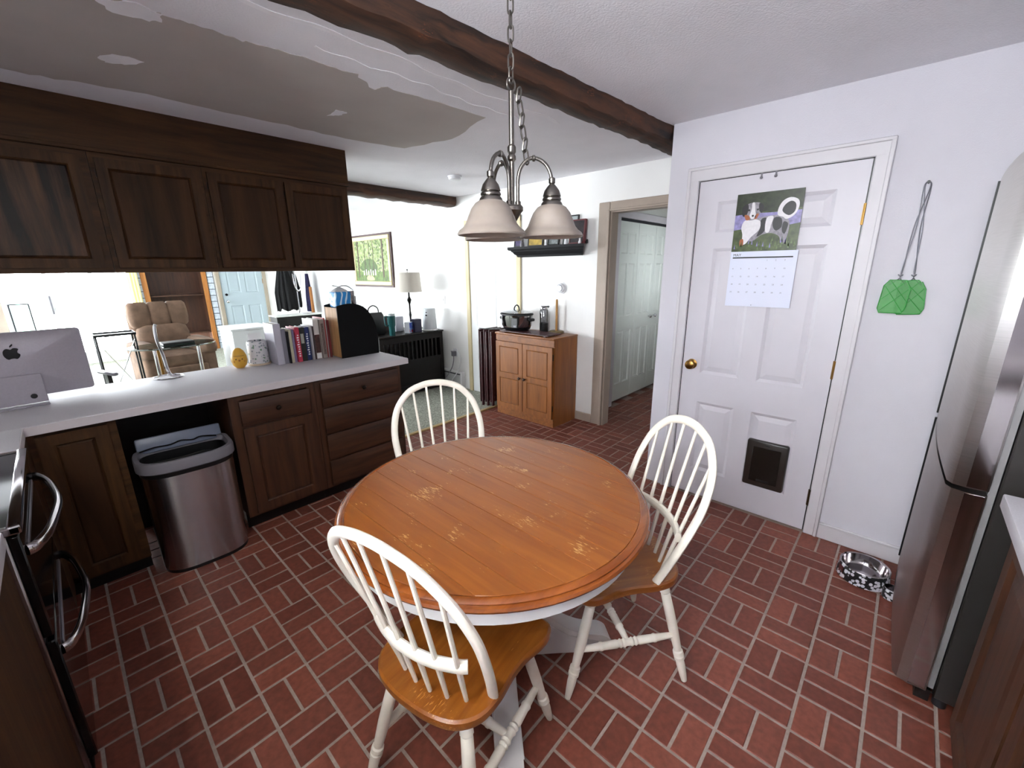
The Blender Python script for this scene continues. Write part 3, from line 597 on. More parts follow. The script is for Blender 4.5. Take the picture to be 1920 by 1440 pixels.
# ------------------------------------------------------------------ peninsula: base cabinets and worktop
YC, ZB = 2.72, .872
b1 = T('base_cabinet', 'dark oak corner base cabinet beside the cooker', 'cabinet', (0, 0, 0), group='dark oak base cabinets under the peninsula')
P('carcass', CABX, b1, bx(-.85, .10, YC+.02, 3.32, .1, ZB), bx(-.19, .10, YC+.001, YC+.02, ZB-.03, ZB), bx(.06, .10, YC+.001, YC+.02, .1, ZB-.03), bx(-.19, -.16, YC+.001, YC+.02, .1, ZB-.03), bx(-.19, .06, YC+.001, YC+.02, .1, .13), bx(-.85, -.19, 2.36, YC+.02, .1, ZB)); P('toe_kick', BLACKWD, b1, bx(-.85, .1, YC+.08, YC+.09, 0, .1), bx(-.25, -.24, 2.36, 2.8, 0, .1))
cab_door(b1, 'door', -.168, .12, .236, .735, YC-.018, .05)
b2 = T('base_cabinet', 'dark oak base cabinet with one drawer over one door beside the bin', 'cabinet', (0, 0, 0), group='dark oak base cabinets under the peninsula')
DX = wood('base_oak_horizontal', '#2e1a10', '#553420', 'x', rough=.4, coat=.1, bump=.25); DZ = wood('base_oak_vertical', '#2e1a10', '#553420', 'z', rough=.4, coat=.1, bump=.25)
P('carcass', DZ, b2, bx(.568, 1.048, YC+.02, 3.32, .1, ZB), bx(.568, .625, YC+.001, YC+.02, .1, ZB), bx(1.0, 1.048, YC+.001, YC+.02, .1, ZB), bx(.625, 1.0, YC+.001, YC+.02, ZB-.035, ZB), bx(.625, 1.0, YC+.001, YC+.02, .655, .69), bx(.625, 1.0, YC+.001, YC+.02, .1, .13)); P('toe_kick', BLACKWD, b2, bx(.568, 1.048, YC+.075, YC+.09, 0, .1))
def drawer(parent, x0, x1, z0, z1, knob=True):
    d = T('drawer', None, None, (x0, YC-.018, z0)); d.parent = parent; W_, H_ = x1-x0, z1-z0
    P('front', DX, d, bx(0, W_, 0, .018, 0, H_, .006, 2))
    if knob: P('knob', KNOB, d, lathe([(.006, 0), (.006, .012), (.013, .016), (.015, .022), (.011, .028), (.001, .03)], 16), loc=(W_/2, 0, H_/2), rot=(PI/2, 0, 0))
drawer(b2, .615, 1.01, .682, .832); cab_door(b2, 'door', .615, .118, .395, .55, YC-.018, .058, DZ, DZ)
b3 = T('base_cabinet', 'dark oak bank of four drawers at the worktop end', 'cabinet', (0, 0, 0), group='dark oak base cabinets under the peninsula')
P('carcass', DZ, b3, bx(1.05, 1.685, YC+.02, 3.32, .1, ZB), bx(1.05, 1.09, YC+.001, YC+.02, .1, ZB), bx(1.65, 1.685, YC+.001, YC+.02, .1, ZB), *[bx(1.09, 1.65, YC+.001, YC+.02, a, b_) for a, b_ in ((.84, ZB), (.665, .69), (.48, .505), (.29, .315), (.1, .125))]); P('toe_kick', BLACKWD, b3, bx(1.05, 1.68, YC+.075, YC+.09, 0, .1))
for a, b_ in ((.682, .846), (.497, .671), (.307, .486), (.117, .296)): drawer(b3, 1.082, 1.658, a, b_, a > .6)
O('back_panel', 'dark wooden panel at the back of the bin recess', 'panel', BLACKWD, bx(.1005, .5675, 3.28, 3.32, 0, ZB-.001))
wt = T('worktop', 'speckled white laminate worktop running along the peninsula', 'worktop', (0, 0, 0))
P('top', LAMINATE, wt, bx(-.849, 1.74, 2.69, 3.42, ZB+.001, .915, .004, 2), bx(-.849, -.19, 2.352, 2.692, ZB+.001, .915, .004, 2))
P('edge_strip', LAMEDGE, wt, bx(-.19, 1.742, 2.686, 2.691, ZB+.001, .911), bx(1.739, 1.744, 2.69, 3.42, ZB+.001, .911), bx(-.191, -.187, 2.352, 2.688, ZB+.001, .911))

# ------------------------------------------------------------------ cooker
rg = T('range', 'black glass-topped cooker with two bowed steel handles', 'cooker', (0, 0, 0))
P('body', STEEL, rg, bx(-.84, -.20, 1.604, 2.348, .02, .895, .004))
P('cooktop', BLACKG, rg, bx(-.84, -.172, 1.604, 2.348, .896, .912, .003)); P('steel_trim', STEELM, rg, bx(-.195, -.168, 1.602, 2.35, .893, .919, .006, 2), bx(-.84, -.17, 2.33, 2.35, .893, .917, .004), bx(-.84, -.17, 1.602, 1.622, .893, .917, .004))
P('oven_door', mat('dark_oven_glass', '#0c0c0e', .1), rg, bx(-.2, -.178, 1.615, 2.337, .56, .885, .004)); P('oven_door', MATS['dark_oven_glass'], rg, bx(-.2, -.178, 1.615, 2.337, .1, .545, .004))
P('kick_plate', BLACK, rg, bx(-.21, -.2, 1.62, 2.33, .0, .095))
for z in (.815, .475):
    hp = spline([(-.178, 1.665, z), (-.16, 1.68, z), (-.135, 1.76, z), (-.117, 1.9, z), (-.113, 1.98, z), (-.117, 2.06, z), (-.135, 2.2, z), (-.16, 2.285, z), (-.178, 2.3, z)], 5)
    P('handle', STEELM, rg, tube(hp, 1, 12, sec=(.017, .011), upv=(0, 0, 1)))
    P('vent_strip', GREYPL, rg, bx(-.179, -.174, 1.7, 2.25, z-.008, z+.008, .002))

lr = T('base_cabinet', 'dark oak base cabinet on the near side of the cooker', 'cabinet', (0, 0, 0)); P('carcass', CABZ, lr, bx(-.845, -.21, -.94, 1.598, .1, ZB)); P('toe_kick', BLACKWD, lr, bx(-.845, -.28, -.94, 1.598, 0, .1))
O('worktop', 'white worktop on the near side of the cooker', 'worktop', LAMINATE, bx(-.845, -.20, -.94, 1.598, ZB+.001, .915, .004, 2))
# ------------------------------------------------------------------ bin
bn = T('trash_can', 'brushed steel bin with grey rim and lid standing open', 'bin', (.335, 2.715, 0), math.radians(-3))
def dring(z, w_, d, s=1.0, dy=0):
    pts = []
    n = 40
    for k in range(n):
        a = 2*PI*k/n; c, s_ = math.cos(a), math.sin(a); e = .5 if s_ < 0 else .28
        pts.append((s*w_/2*math.copysign(abs(c)**(.62 if s_ < 0 else .35), c), s*d/2*math.copysign(abs(s_)**(.8 if s_ < 0 else .35), s_)+dy, z))
    return pts
P('base', BLACK, bn, loft([dring(.0, .39, .27), dring(.025, .39, .27)])); P('body', brushed('bin_steel', '#bab6b9', .27, .96, .25), bn, loft([dring(.02, .395, .275), dring(.565, .405, .29)], True, False))
P('gasket', BLACK, bn, loft([dring(.555, .408, .293), dring(.578, .408, .293)], False, False))
P('rim', GREYPL, bn, loft([dring(.578, .415, .3), dring(.583, .43, .312), dring(.625, .43, .312), dring(.637, .42, .302), dring(.637, .385, .268), dring(.6, .375, .258), dring(.55, .375, .258)], False, False))
P('liner', mat('black_bin_bag', '#08080a', .35), bn, loft([dring(.606, .38, .262), dring(.609, .366, .248), dring(.3, .33, .21)], False, True))
ld = P('lid', mat('blue_grey_lid', '#6c7386', .35), bn, bx(-.19, .19, -.012, .012, 0, .085, .01, 2)); ld.location = (0, .128, .615); ld.rotation_euler = (-.25, 0, 0)
P('bag_edge', MATS['black_bin_bag'], bn, tube(spline([(-.16, -.1, .632), (-.02, -.13, .64), (.06, -.13, .645), (.1, -.125, .636)], 5), .005, 6)); P('bag_edge', MATS['black_bin_bag'], bn, tube(spline([(-.18, .1, .64), (-.12, .114, .645), (-.05, .116, .641), (.0, .117, .652), (.05, .116, .641), (.09, .117, .65), (.16, .1, .64)], 5), .004, 6))

# ------------------------------------------------------------------ things on the worktop
WT = .916
im = T('desktop_computer', 'aluminium desktop computer seen from behind on the worktop', 'computer', (-.19, 3.17, WT), math.radians(4))
ALU = mat('sandblasted_aluminium', '#aaa5ae', .38, .25, noise=.04, nscale=120)
rr = rrect(.535, .325, .016, 5)
P('case', ALU, im, loft([[(x, .008, z+.20) for x, z in rr], [(x, 0, z+.20) for x, z in rr], [(x*.97, -.006, z*.95+.20) for x, z in rr], [(x*.7, -.022, z*.66+.20) for x, z in rr], [(x*.3, -.032, z*.3+.20) for x, z in rr]]))
P('screen', BLACKG, im, bx(-.262, .262, .0085, .010, .075, .355))
P('stand', ALU, im, bx(-.085, .085, -.046, -.028, .01, .155, .003), bx(-.085, .085, -.09, .06, 0, .008, .003)); P('port', BLACK, im, cyl((.04, -.05, .045), (.04, -.045, .045), .012))
def apple():
    body = spline([(0, .018), (.008, .023), (.017, .022), (.022, .017), (.018, .01), (.0175, .002), (.0235, -.006), (.019, -.017), (.012, -.023), (.004, -.0205), (-.004, -.0205), (-.012, -.023), (-.019, -.016), (-.0235, -.003), (-.022, .012), (-.015, .021), (-.008, .022)], 5, True)
    leaf = spline([(.000, .027), (.001, .034), (.009, .041), (.0085, .034)], 5, True)
    return prism(body, -.0335, -.031, 'y'), prism(leaf, -.0335, -.031, 'y')
lg = P('logo', BLACKG, im, *apple()); lg.location = (.012, -.0005, .262); lg.scale = (1.15, 1, 1.15)
# the case bulges, so the logo sits on its own little facet
st = T('paper_roll_stand', 'chrome wire stand with a ring base on the worktop', 'stand', (.41, 3.305, WT))
P('ring_base', CHROME, st, tube([(.075*math.cos(2*PI*k/32), .075*math.sin(2*PI*k/32), .007) for k in range(32)], .006, 8, True)); P('rod', CHROME, st, tube(spline([(.06, 0, .007), (.02, 0, .012), (.004, 0, .05), (-.004, 0, .15), (-.016, 0, .24), (-.014, 0, .31), (-.006, 0, .335)], 6), .0085, 8))
eg = T('egg_ornament', 'yellow ceramic egg with a chick face beside the canister', 'ornament', (.80, 3.285, WT), math.radians(-15))
EGG = mat('yellow_ceramic', '#d8a63c', .3)
P('body', EGG, eg, lathe([(.001, 0), (.024, .001), (.04, .02), (.049, .05), (.046, .085), (.033, .117), (.016, .134), (.001, .138)], 24)); P('beak', mat('orange_beak', '#b8732a', .4), eg, sphere((0, -.05, .058), .007, 8, 6)); P('brow', mat('brown_line', '#7a5426', .6), eg, tube([(.046*math.sin(a), -.046*math.cos(a)-.002, .088) for a in [k*.12-.72 for k in range(13)]], .0016, 5))
for s in (-1, 1): P('eye', BLACK, eg, sphere((s*.018, -.0455, .066), .004, 8, 6)); P('cheek', MATS['orange_beak'], eg, sphere((s*.029, -.0385, .05), .005, 8, 6, (1, .6, .8)))
FLOR = bpy.data.materials.new('floral_ceramic'); FLOR.use_nodes = True
def leafy(m, base, spots, sc_=26, thr=.36, rough=.3):
    nt = m.node_tree; L = nt.links.new; b = nt.nodes['Principled BSDF']; b.inputs['Roughness'].default_value = rough
    tc = nt.nodes.new('ShaderNodeTexCoord'); v = nt.nodes.new('ShaderNodeTexVoronoi'); v.inputs['Scale'].default_value = sc_; L(tc.outputs['Object'], v.inputs['Vector'])
    lt = nt.nodes.new('ShaderNodeMath'); lt.operation = 'LESS_THAN'; lt.inputs[1].default_value = thr; L(v.outputs['Distance'], lt.inputs[0])
    r = nt.nodes.new('ShaderNodeValToRGB'); r.color_ramp.interpolation = 'CONSTANT'; L(v.outputs['Color'], r.inputs[0])
    for i, s in enumerate(spots):
        e = r.color_ramp.elements[i] if i < 2 else r.color_ramp.elements.new(i/len(spots)); e.position = i/len(spots); e.color = hx(s)
    mx = nt.nodes.new('ShaderNodeMix'); mx.data_type = 'RGBA'; L(lt.outputs[0], mx.inputs[0]); mx.inputs[6].default_value = hx(base); L(r.outputs[0], mx.inputs[7]); L(mx.outputs[2], b.inputs['Base Color'])
leafy(FLOR, '#cfcdd0', ['#3f4a55', '#6f8f77', '#8f969c', '#cfcdd0', '#7c8a99'], 55, .38)
cn = T('canister', 'white ceramic canister with blue and green leaf sprigs', 'canister', (.93, 3.315, WT)); P('jar', FLOR, cn, lathe([(.001, .012), (.062, .012), (.064, .02), (.064, .15), (.06, .165), (.052, .17), (.052, .16), (.056, .02), (.001, .02)], 32)); P('coaster', mat('wooden_coaster', '#cdb9a0', .6), cn, lathe([(.001, 0), (.07, 0), (.072, .006), (.07, .012), (.001, .012)], 32))
O('photo_holder', 'small white tented photo card behind the canister', 'card', mat('white_card', '#e4e4e6', .6), xf(bx(-.045, .045, -.003, .003, 0, .21), Matrix.Rotation(-.12, 4, 'X')), loc=(.955, 3.395, WT+.0), rz=.1)
# cookbooks and folders, spines toward the kitchen
PAGE = mat('book_pages', '#e9e6df', .8, noise=.05, nscale=200, stretch=(1, 1, 20))
BK = [('#b9b6c2', .048, .285, 'thick white ring binder at the canister end of the books'), ('#7e7c88', .030, .245, 'plain grey book beside the white binder'), ('#1b1b1f', .012, .225, 'thin black book beside the plain grey book'), ('#c9c2a8', .022, .238, 'cream flecked cookbook beside the thin black book'),
      ('#8f86ac', .018, .235, 'lavender cookbook between the cream and pink spines'), ('#c2354e', .030, .248, 'pink-red cookbook with white lettering on its spine'), ('#23241f', .038, .245, 'thick black cookbook with a pale title block'), ('#1d2c66', .034, .242, 'navy blue cookbook with white lettering on its spine'),
      ('#b7b5b9', .014, .25, 'thin pale grey booklet beside the navy cookbook'), ('#3c2a2a', .016, .245, 'thin dark brown booklet beside the patterned cookbook'), ('#d9d2cd', .040, .292, 'tall white cookbook with a dark brown picture on its spine'), ('#a0958f', .034, .288, 'tall taupe cookbook with a speckled spine'),
      ('#a83b3b', .012, .298, 'tall thin red folder with white pages'), ('#d8d5d6', .010, .285, 'thin white folder beside the red folder'), ('#8a3034', .010, .28, 'thin dark red folder next to the black organiser')]
xk = 1.0
for i, (c, th, H_, lb) in enumerate(BK):
    D_ = .19 if H_ > .27 else .165
    b_ = T('book', lb, 'book', (xk+th/2, 3.165+.035*math.sin(i*2.1)*.3, WT), 0, group='cookbooks and folders on the worktop')
    m = mat('cover_%d' % i, c, .4)
    P('cover', m, b_, bx(-th/2+.0008, th/2-.0008, 0, .003, 0, H_, .001), bx(-th/2+.0008, -th/2+.003, 0, D_, 0, H_), bx(th/2-.003, th/2-.0008, 0, D_, 0, H_))
    P('pages', PAGE, b_, bx(-th/2+.003, th/2-.003, .004, D_-.004, .003, H_-.004))
    if i in (5, 7): # lettering marks down the spine
        P('spine_lettering', mat('white_print', '#efefef', .5), b_, *[bx(-.006+.003*math.sin(k*2.3), .006, -.0006, .0, .04+k*.0165, .04+k*.0165+.009) for k in range(10)])
    if i == 6: P('title_block', mat('pale_block', '#a8a89c', .5), b_, bx(-.012, .010, -.0006, 0, .13, .2))
    if i == 10: P('spine_picture', mat('brown_picture', '#4a2a26', .5, noise=.6, nscale=50), b_, bx(-th/2+.002, th/2-.002, -.0006, 0, .045, .18)); P('spine_label', mat('white_print', '#efefef'), b_, bx(-th/2+.004, th/2-.004, -.0006, 0, .005, .04))
    if i == 11: P('spine_print', mat('speckle_print', '#6a5a56', .5, noise=.7, nscale=120), b_, bx(-.009, .009, -.0006, 0, .03, .26))
    xk += th+.0012
og = T('desk_organiser', 'black magazine organiser with rounded sides and tan front', 'organiser', (1.405, 3.04, WT))
qp = [(0, 0), (.305, 0), (.308, .10)] + [(.308*math.cos(a)**.9 if a < PI/2 else 0, 0) for a in []] + spline([(.308, .10), (.300, .20), (.275, .285), (.225, .355), (.155, .392), (.075, .398), (0, .385)], 5)[1:]
OGB = mat('black_board', '#08080a', .7, spec=.2)
P('side', OGB, og, prism(qp, 0, .008, 'y')); P('side', OGB, og, prism(qp, .2, .208, 'y')); P('divider', OGB, og, bx(.009, .29, .1, .106, .01, .25)); P('top_shelf', OGB, og, bx(.008, .215, .009, .199, .362, .37))
P('front_board', wood('tan_board', '#9a6c3c', '#c39560', 'z', rough=.6), og, bx(0, .007, .009, .199, .004, .372)); P('base', OGB, og, bx(.008, .302, .009, .199, .001, .009))
bp_ = T('napkin_pack', 'bright blue and white plastic pack on the organiser', 'package', (1.482, 3.13, WT+.3705))
BLUEP = bpy.data.materials.new('blue_wrap'); BLUEP.use_nodes = True
_nt = BLUEP.node_tree; _w = _nt.nodes.new('ShaderNodeTexWave'); _w.inputs['Scale'].default_value = 7; _w.inputs['Distortion'].default_value = 7; _r3 = _nt.nodes.new('ShaderNodeValToRGB'); _r3.color_ramp.elements[0].position = .78; _r3.color_ramp.elements[0].color = hx('#1f8fd8'); _r3.color_ramp.elements[1].position = .82; _r3.color_ramp.elements[1].color = hx('#dff0fa'); _t2 = _nt.nodes.new('ShaderNodeTexCoord'); _nt.links.new(_t2.outputs['Object'], _w.inputs[0]); _nt.links.new(_w.outputs['Fac'], _r3.inputs[0]); _nt.links.new(_r3.outputs[0], _nt.nodes['Principled BSDF'].inputs['Base Color'])
P('wrap', BLUEP, bp_, bx(-.06, .06, -.06, .06, 0, .115, .014, 2)); P('twist', mat('clear_film', '#d5d8dc', .25), bp_, loft([[(x*s_, y*s_, z_) for x, y in rrect(.12, .11, .02, 3)] for s_, z_ in ((1, .1), (.75, .125), (.35, .14), (.1, .148))]), tube(spline([(0, 0, .148), (.03, 0, .156), (.07, 0, .15), (.11, 0, .12)], 5), .005, 6), tube([(0, 0, .148), (-.05, 0, .16)], .004, 6))
for k, (x, y, r, hh, lb) in enumerate(((1.568, 3.12, .022, .115, 'tallest grey glass tumbler, nearest the blue pack on the organiser'), (1.572, 3.19, .019, .1, 'clear glass tumbler behind the other two on the organiser'), (1.602, 3.155, .016, .075, 'smallest clear glass tumbler on the organiser'))):
    O('tumbler', lb, 'glass', glass('smoky_glass', '#c9c4c4', .2), lathe([(.001, 0), (r*.85, 0), (r, .01), (r*1.05, hh), (r*.95, hh), (r*.9, .012), (.001, .01)], 20), loc=(x, y, WT+.3715))

# ------------------------------------------------------------------ refrigerator and the worktop beside it
fr = T('refrigerator', 'stainless steel refrigerator with bottom freezer against the white wall', 'refrigerator', (0, 0, 0))
FRD = brushed('satin_fridge_steel', '#b9b5b4', .38, .85)
def fdoor(name, z0, z1):
    # bowed door front facing +y, seen nearly edge on
    pts = [(1.872, -.285), (1.868, -.235), (1.878, -.205), (1.90, -.192)] + [(1.90+(2.74-1.90)*k/8, -.192+.012*math.sin(PI*k/8)) for k in range(1, 8)] + [(2.74, -.192), (2.765, -.205), (2.775, -.235), (2.772, -.285)]
    d = P(name, FRD, fr, loft([[(x, y, z) for x, y in pts] for z in (z0, z1)]))
    P('edge_cap', STEELM, d, bx(1.868, 1.872, -.28, -.235, z0+.004, z1-.004)); return d
u_ = fdoor('door', .86, 1.885); l_ = fdoor('freezer_drawer', .06, .845)
P('gasket', mat('light_grey_gasket', '#868485', .6), fr, bx(1.885, 2.76, -.303, -.286, .07, 1.875)); P('body', mat('dark_fridge_side', '#3a3735', .35, .3), fr, bx(1.878, 2.77, -.93, -.306, .04, 1.89, .004))
P('bright_edge_strip', CHROME, u_, bx(2.778, 2.784, -.215, -.205, 1.40, 1.78, .002)); P('gap_shade_strip', BLACK, fr, bx(2.777, 2.79, -.285, -.188, .07, .84), bx(2.777, 2.79, -.285, -.188, .865, 1.88)); P('hinge_cover', DARKPL, fr, bx(2.66, 2.77, -.3, -.2, 1.887, 1.905, .004)); P('kick_grille', BLACK, fr, bx(1.89, 2.76, -.3, -.26, .005, .055))  # black strips stand in for gap shade; chrome strip draws a bright edge line
P('foot', DARKPL, fr, cyl((1.91, -.33, 0), (1.91, -.33, .045), .02)); P('foot', DARKPL, fr, cyl((2.74, -.88, 0), (2.74, -.88, .045), .02)); P('foot', DARKPL, fr, cyl((1.91, -.88, 0), (1.91, -.88, .045), .02)); P('foot', DARKPL, fr, cyl((2.74, -.33, 0), (2.74, -.33, .045), .02))
rc = T('base_cabinet', 'brown wooden base cabinet against the refrigerator side', 'cabinet', (0, 0, 0))
P('carcass', CABX, rc, bx(.5, 1.72, -.945, -.345, .1, ZB)); P('toe_kick', BLACKWD, rc, bx(.5, 1.72, -.945, -.42, 0, .1))
panel_slab((lambda t: (setattr(t, 'parent', rc), t)[1])(T('door', None, None, (1.70, -.345+.018, .13), PI)), 'frame', .42, .70, .018, [(.058, .362, .058, .642)], DZ, DZ)
panel_slab((lambda t: (setattr(t, 'parent', rc), t)[1])(T('door', None, None, (1.26, -.345+.018, .13), PI)), 'frame', .42, .70, .018, [(.058, .362, .058, .642)], DZ, DZ)
O('worktop', 'white worktop corner beside the refrigerator', 'worktop', LAMINATE, bx(.5, 1.742, -.945, -.292, ZB+.001, .915, .004, 2))

# ------------------------------------------------------------------ calendar, swatters, bowls by the closet door
cal = T('wall_calendar', 'May calendar with a merle dog photograph hung on the closet door', 'calendar', (XW-.017, .822, 1.945), -PI/2)
PAPER = mat('calendar_paper', '#d9dcee', .6); PW, PH = .326, .312
P('picture_page', mat('photo_meadow', '#46512f', .35, noise=.55, nscale=26), cal, bx(0, PW, .0005, .002, -PH, 0))
pg = P('date_page', PAPER, cal, xf(bx(0, PW+.012, .0, .0012, -PH, 0), Matrix.Rotation(-.004, 4, 'X'))); pg.location = (.0, 0, -PH)
def flat(name, m, poly, y, parent=cal): return P(name, m, parent, prism(poly, -y, -y+.0003, 'y'))
def S(pts, n=4): return spline(pts, n, True)
sx = lambda u, v: (u*PW, -v*PH)     # photo coordinates, 0..1 from the top left
LAV = mat('print_lavender', '#8b83b4', .35, noise=.4, nscale=40); FGR = mat('print_dark_green', '#2b3320', .35, noise=.5, nscale=30)
flat('dark_hedge_print', FGR, [sx(0, 0), sx(1, 0), sx(1, .3), sx(.75, .34), sx(.5, .32), sx(.2, .36), sx(0, .38)], .0002)
flat('lavender_print', LAV, [sx(0, .36), sx(.25, .34), sx(.6, .35), sx(1, .34), sx(1, .55), sx(.7, .6), sx(.3, .58), sx(0, .62)], .0004)
DWH = mat('print_dog_white', '#dcd8dc', .35, noise=.06, nscale=60); DGR = mat('print_dog_grey', '#8d8790', .35, noise=.35, nscale=60); DBK = mat('print_dog_black', '#1f1c20', .35); DTN = mat('print_dog_tan', '#a35a34', .35)
flat('dog_print', DGR, S([sx(.22, .47), sx(.4, .42), sx(.6, .4), sx(.75, .42), sx(.84, .52), sx(.85, .68), sx(.82, .86), sx(.76, .88), sx(.72, .76), sx(.6, .7), sx(.45, .72), sx(.36, .8), sx(.28, .82), sx(.2, .72)]), .0006)
flat('dog_print', DWH, S([sx(.16, .46), sx(.3, .44), sx(.42, .5), sx(.4, .64), sx(.3, .74), sx(.22, .86), sx(.16, .86), sx(.15, .7), sx(.12, .58)]), .0008)
flat('dog_print', DBK, S([sx(.42, .46), sx(.5, .44), sx(.52, .58), sx(.46, .7), sx(.38, .74), sx(.42, .6)]), .0008); flat('dog_print', DBK, S([sx(.62, .44), sx(.72, .46), sx(.74, .6), sx(.66, .66), sx(.6, .56)]), .0008); flat('dog_print', DWH, S([sx(.5, .44), sx(.6, .42), sx(.58, .56), sx(.56, .68), sx(.5, .66)]), .0009); flat('dog_print', DBK, S([sx(.76, .52), sx(.83, .56), sx(.8, .72), sx(.75, .66)]), .0009)
flat('dog_print', DWH, S([sx(.66, .4), sx(.66, .28), sx(.72, .17), sx(.82, .13), sx(.93, .18), sx(.95, .3), sx(.9, .42), sx(.8, .48), sx(.74, .44)]), .0008); flat('dog_print', DBK, S([sx(.72, .34), sx(.75, .24), sx(.83, .19), sx(.9, .24), sx(.9, .36), sx(.82, .42)]), .001)
flat('dog_print', DGR, S([sx(.13, .24), sx(.2, .17), sx(.32, .16), sx(.4, .2), sx(.4, .32), sx(.34, .43), sx(.24, .46), sx(.15, .4)]), .001); flat('dog_print', DBK, S([sx(.1, .24), sx(.17, .17), sx(.2, .24), sx(.18, .36), sx(.12, .38)]), .0012); flat('dog_print', DBK, S([sx(.36, .18), sx(.43, .22), sx(.42, .34), sx(.37, .3)]), .0012)
flat('dog_print', DWH, S([sx(.25, .17), sx(.29, .17), sx(.31, .3), sx(.33, .4), sx(.27, .44), sx(.23, .38), sx(.25, .28)]), .0013); flat('dog_print', DTN, S([sx(.15, .36), sx(.22, .38), sx(.24, .44), sx(.18, .45)]), .0013); flat('dog_print', DTN, S([sx(.33, .36), sx(.37, .36), sx(.35, .43), sx(.31, .44)]), .0013)
flat('dog_print', DBK, S([sx(.265, .37), sx(.295, .37), sx(.29, .4), sx(.27, .4)]), .0015); flat('dog_print', DBK, S([sx(.2, .27), sx(.225, .27), sx(.225, .295), sx(.2, .295)]), .0015); flat('dog_print', DBK, S([sx(.335, .27), sx(.36, .27), sx(.36, .295), sx(.335, .295)]), .0015); flat('dog_print', DTN, S([sx(.12, .8), sx(.17, .78), sx(.18, .88), sx(.13, .9)]), .0014)
GRS = mat('print_grass', '#5d7040', .35, noise=.5, nscale=60)
for k in range(40):
    u, v = random.random()*.97, .80+random.random()*.17; flat('grass_print', GRS if k % 4 else LAV, [sx(u, v+.03), sx(u+.012, v-.06), sx(u+.025, v+.03)], .0016)
INK = mat('black_ink', '#15141a', .5); INKG = mat('grey_ink', '#50505c', .5)
P('month_title', INK, cal, text('MAY', .021, .014, -PH-.026, -.0022))
P('weekday_bar', INK, cal, bx(.013, PW-.008, -.0022, -.0012, -PH-.038, -PH-.031))
nums = []
for d in range(1, 32):
    k = d+3; col_, row = k % 7, k//7       # the month starts on a Thursday
    nums.append(text(str(d), .011, .018+col_*.0435, -PH-.055-row*.0445, -.0022))
P('date_numbers', INKG, cal, *nums)
P('hanging_hole', INK, cal, cyl((PW/2-.02, -.0022, -PH*2+.009), (PW/2-.02, -.0012, -PH*2+.009), .002, n=8))
GNET = bpy.data.materials.new('green_mesh_plastic'); GNET.use_nodes = True
_nt = GNET.node_tree; _nt.nodes.clear(); _o = _nt.nodes.new('ShaderNodeOutputMaterial'); _p = _nt.nodes.new('ShaderNodeBsdfPrincipled'); _p.inputs['Base Color'].default_value = hx('#57b45a'); _p.inputs['Roughness'].default_value = .4; _tr = _nt.nodes.new('ShaderNodeBsdfTransparent'); _tr.inputs[0].default_value = hx('#e2f4e0'); _mx = _nt.nodes.new('ShaderNodeMixShader'); _mx.inputs[0].default_value = .42
_nt.links.new(_tr.outputs[0], _mx.inputs[1]); _nt.links.new(_p.outputs[0], _mx.inputs[2]); _nt.links.new(_mx.outputs[0], _o.inputs[0])
nail = O('nail', 'black nail holding the two fly swatters', 'nail', BLACK, cyl((XW, .026, 1.905), (XW-.03, .026, 1.908), .003, n=8), cyl((XW-.03, .026, 1.908), (XW-.032, .026, 1.908), .006, n=10))
WIRE = mat('grey_wire', '#8b8a92', .35, .8)
for k, (rot, y, lb) in enumerate(((-.055, .014, 'green mesh fly swatter with the torn corner, hung on the nail'), (.06, .026, 'green mesh fly swatter underneath, its head swung toward the door'))):
    s = T('fly_swatter', lb, 'fly swatter', (XW-y, .026, 1.908), -PI/2, group='green fly swatters hung by the door')
    s.rotation_euler = (rot, 0, -PI/2) if False else (0, 0, -PI/2)
    M = Matrix.Rotation(rot, 4, 'Y')
    P('wire_handle', WIRE, s, xf(tube(spline([(0, 0, .003), (.01, 0, -.01), (.008, 0, -.06), (-.004, 0, -.2), (.002, 0, -.39), (-.009, 0, -.405), (.0, 0, -.42), (-.03, 0, -.455)], 5), .0022, 6), M), xf(tube(spline([(0, 0, .003), (-.01, 0, -.01), (-.008, 0, -.06), (.004, 0, -.2), (-.002, 0, -.39), (.009, 0, -.405), (.0, 0, -.42), (.03, 0, -.455)], 5), .0022, 6), M))
    hd = [(-.04, -.432), (.035, -.43), (.062, -.47), (.062, -.56), (.05, -.585), (-.05, -.59), (-.062, -.57), (-.06, -.46)] if k else [(-.045, -.432), (.025, -.432), (.036, -.445), (.04, -.44), (.06, -.475), (.063, -.565), (.05, -.59), (-.05, -.592), (-.062, -.575), (-.06, -.46)]
    hd = [(x*.82, z) for x, z in hd]
    P('mesh_head', GNET, s, xf(prism(hd, -.0025, -.001, 'y'), M)); P('head_rim', mat('green_plastic', '#2f8a3a', .4), s, xf(tube([(x, -.0018, z) for x, z in hd], .0022, 6, True), M))
    for a, b_ in (((-.045, -.46), (.045, -.58)), ((.045, -.47), (-.045, -.585)), ((-.028, -.435), (.05, -.53)), ((.028, -.435), (-.05, -.53))): P('cross_rib', MATS['green_plastic'], s, xf(tube([(a[0], -.003, a[1]), (b_[0], -.003, b_[1])], .0012, 5), M))
PAW = bpy.data.materials.new('black_white_print'); PAW.use_nodes = True; leafy(PAW, '#101013', ['#d5d5dc', '#c9c9d2', '#d5d5dc', '#101013'], 62, .5, .35)
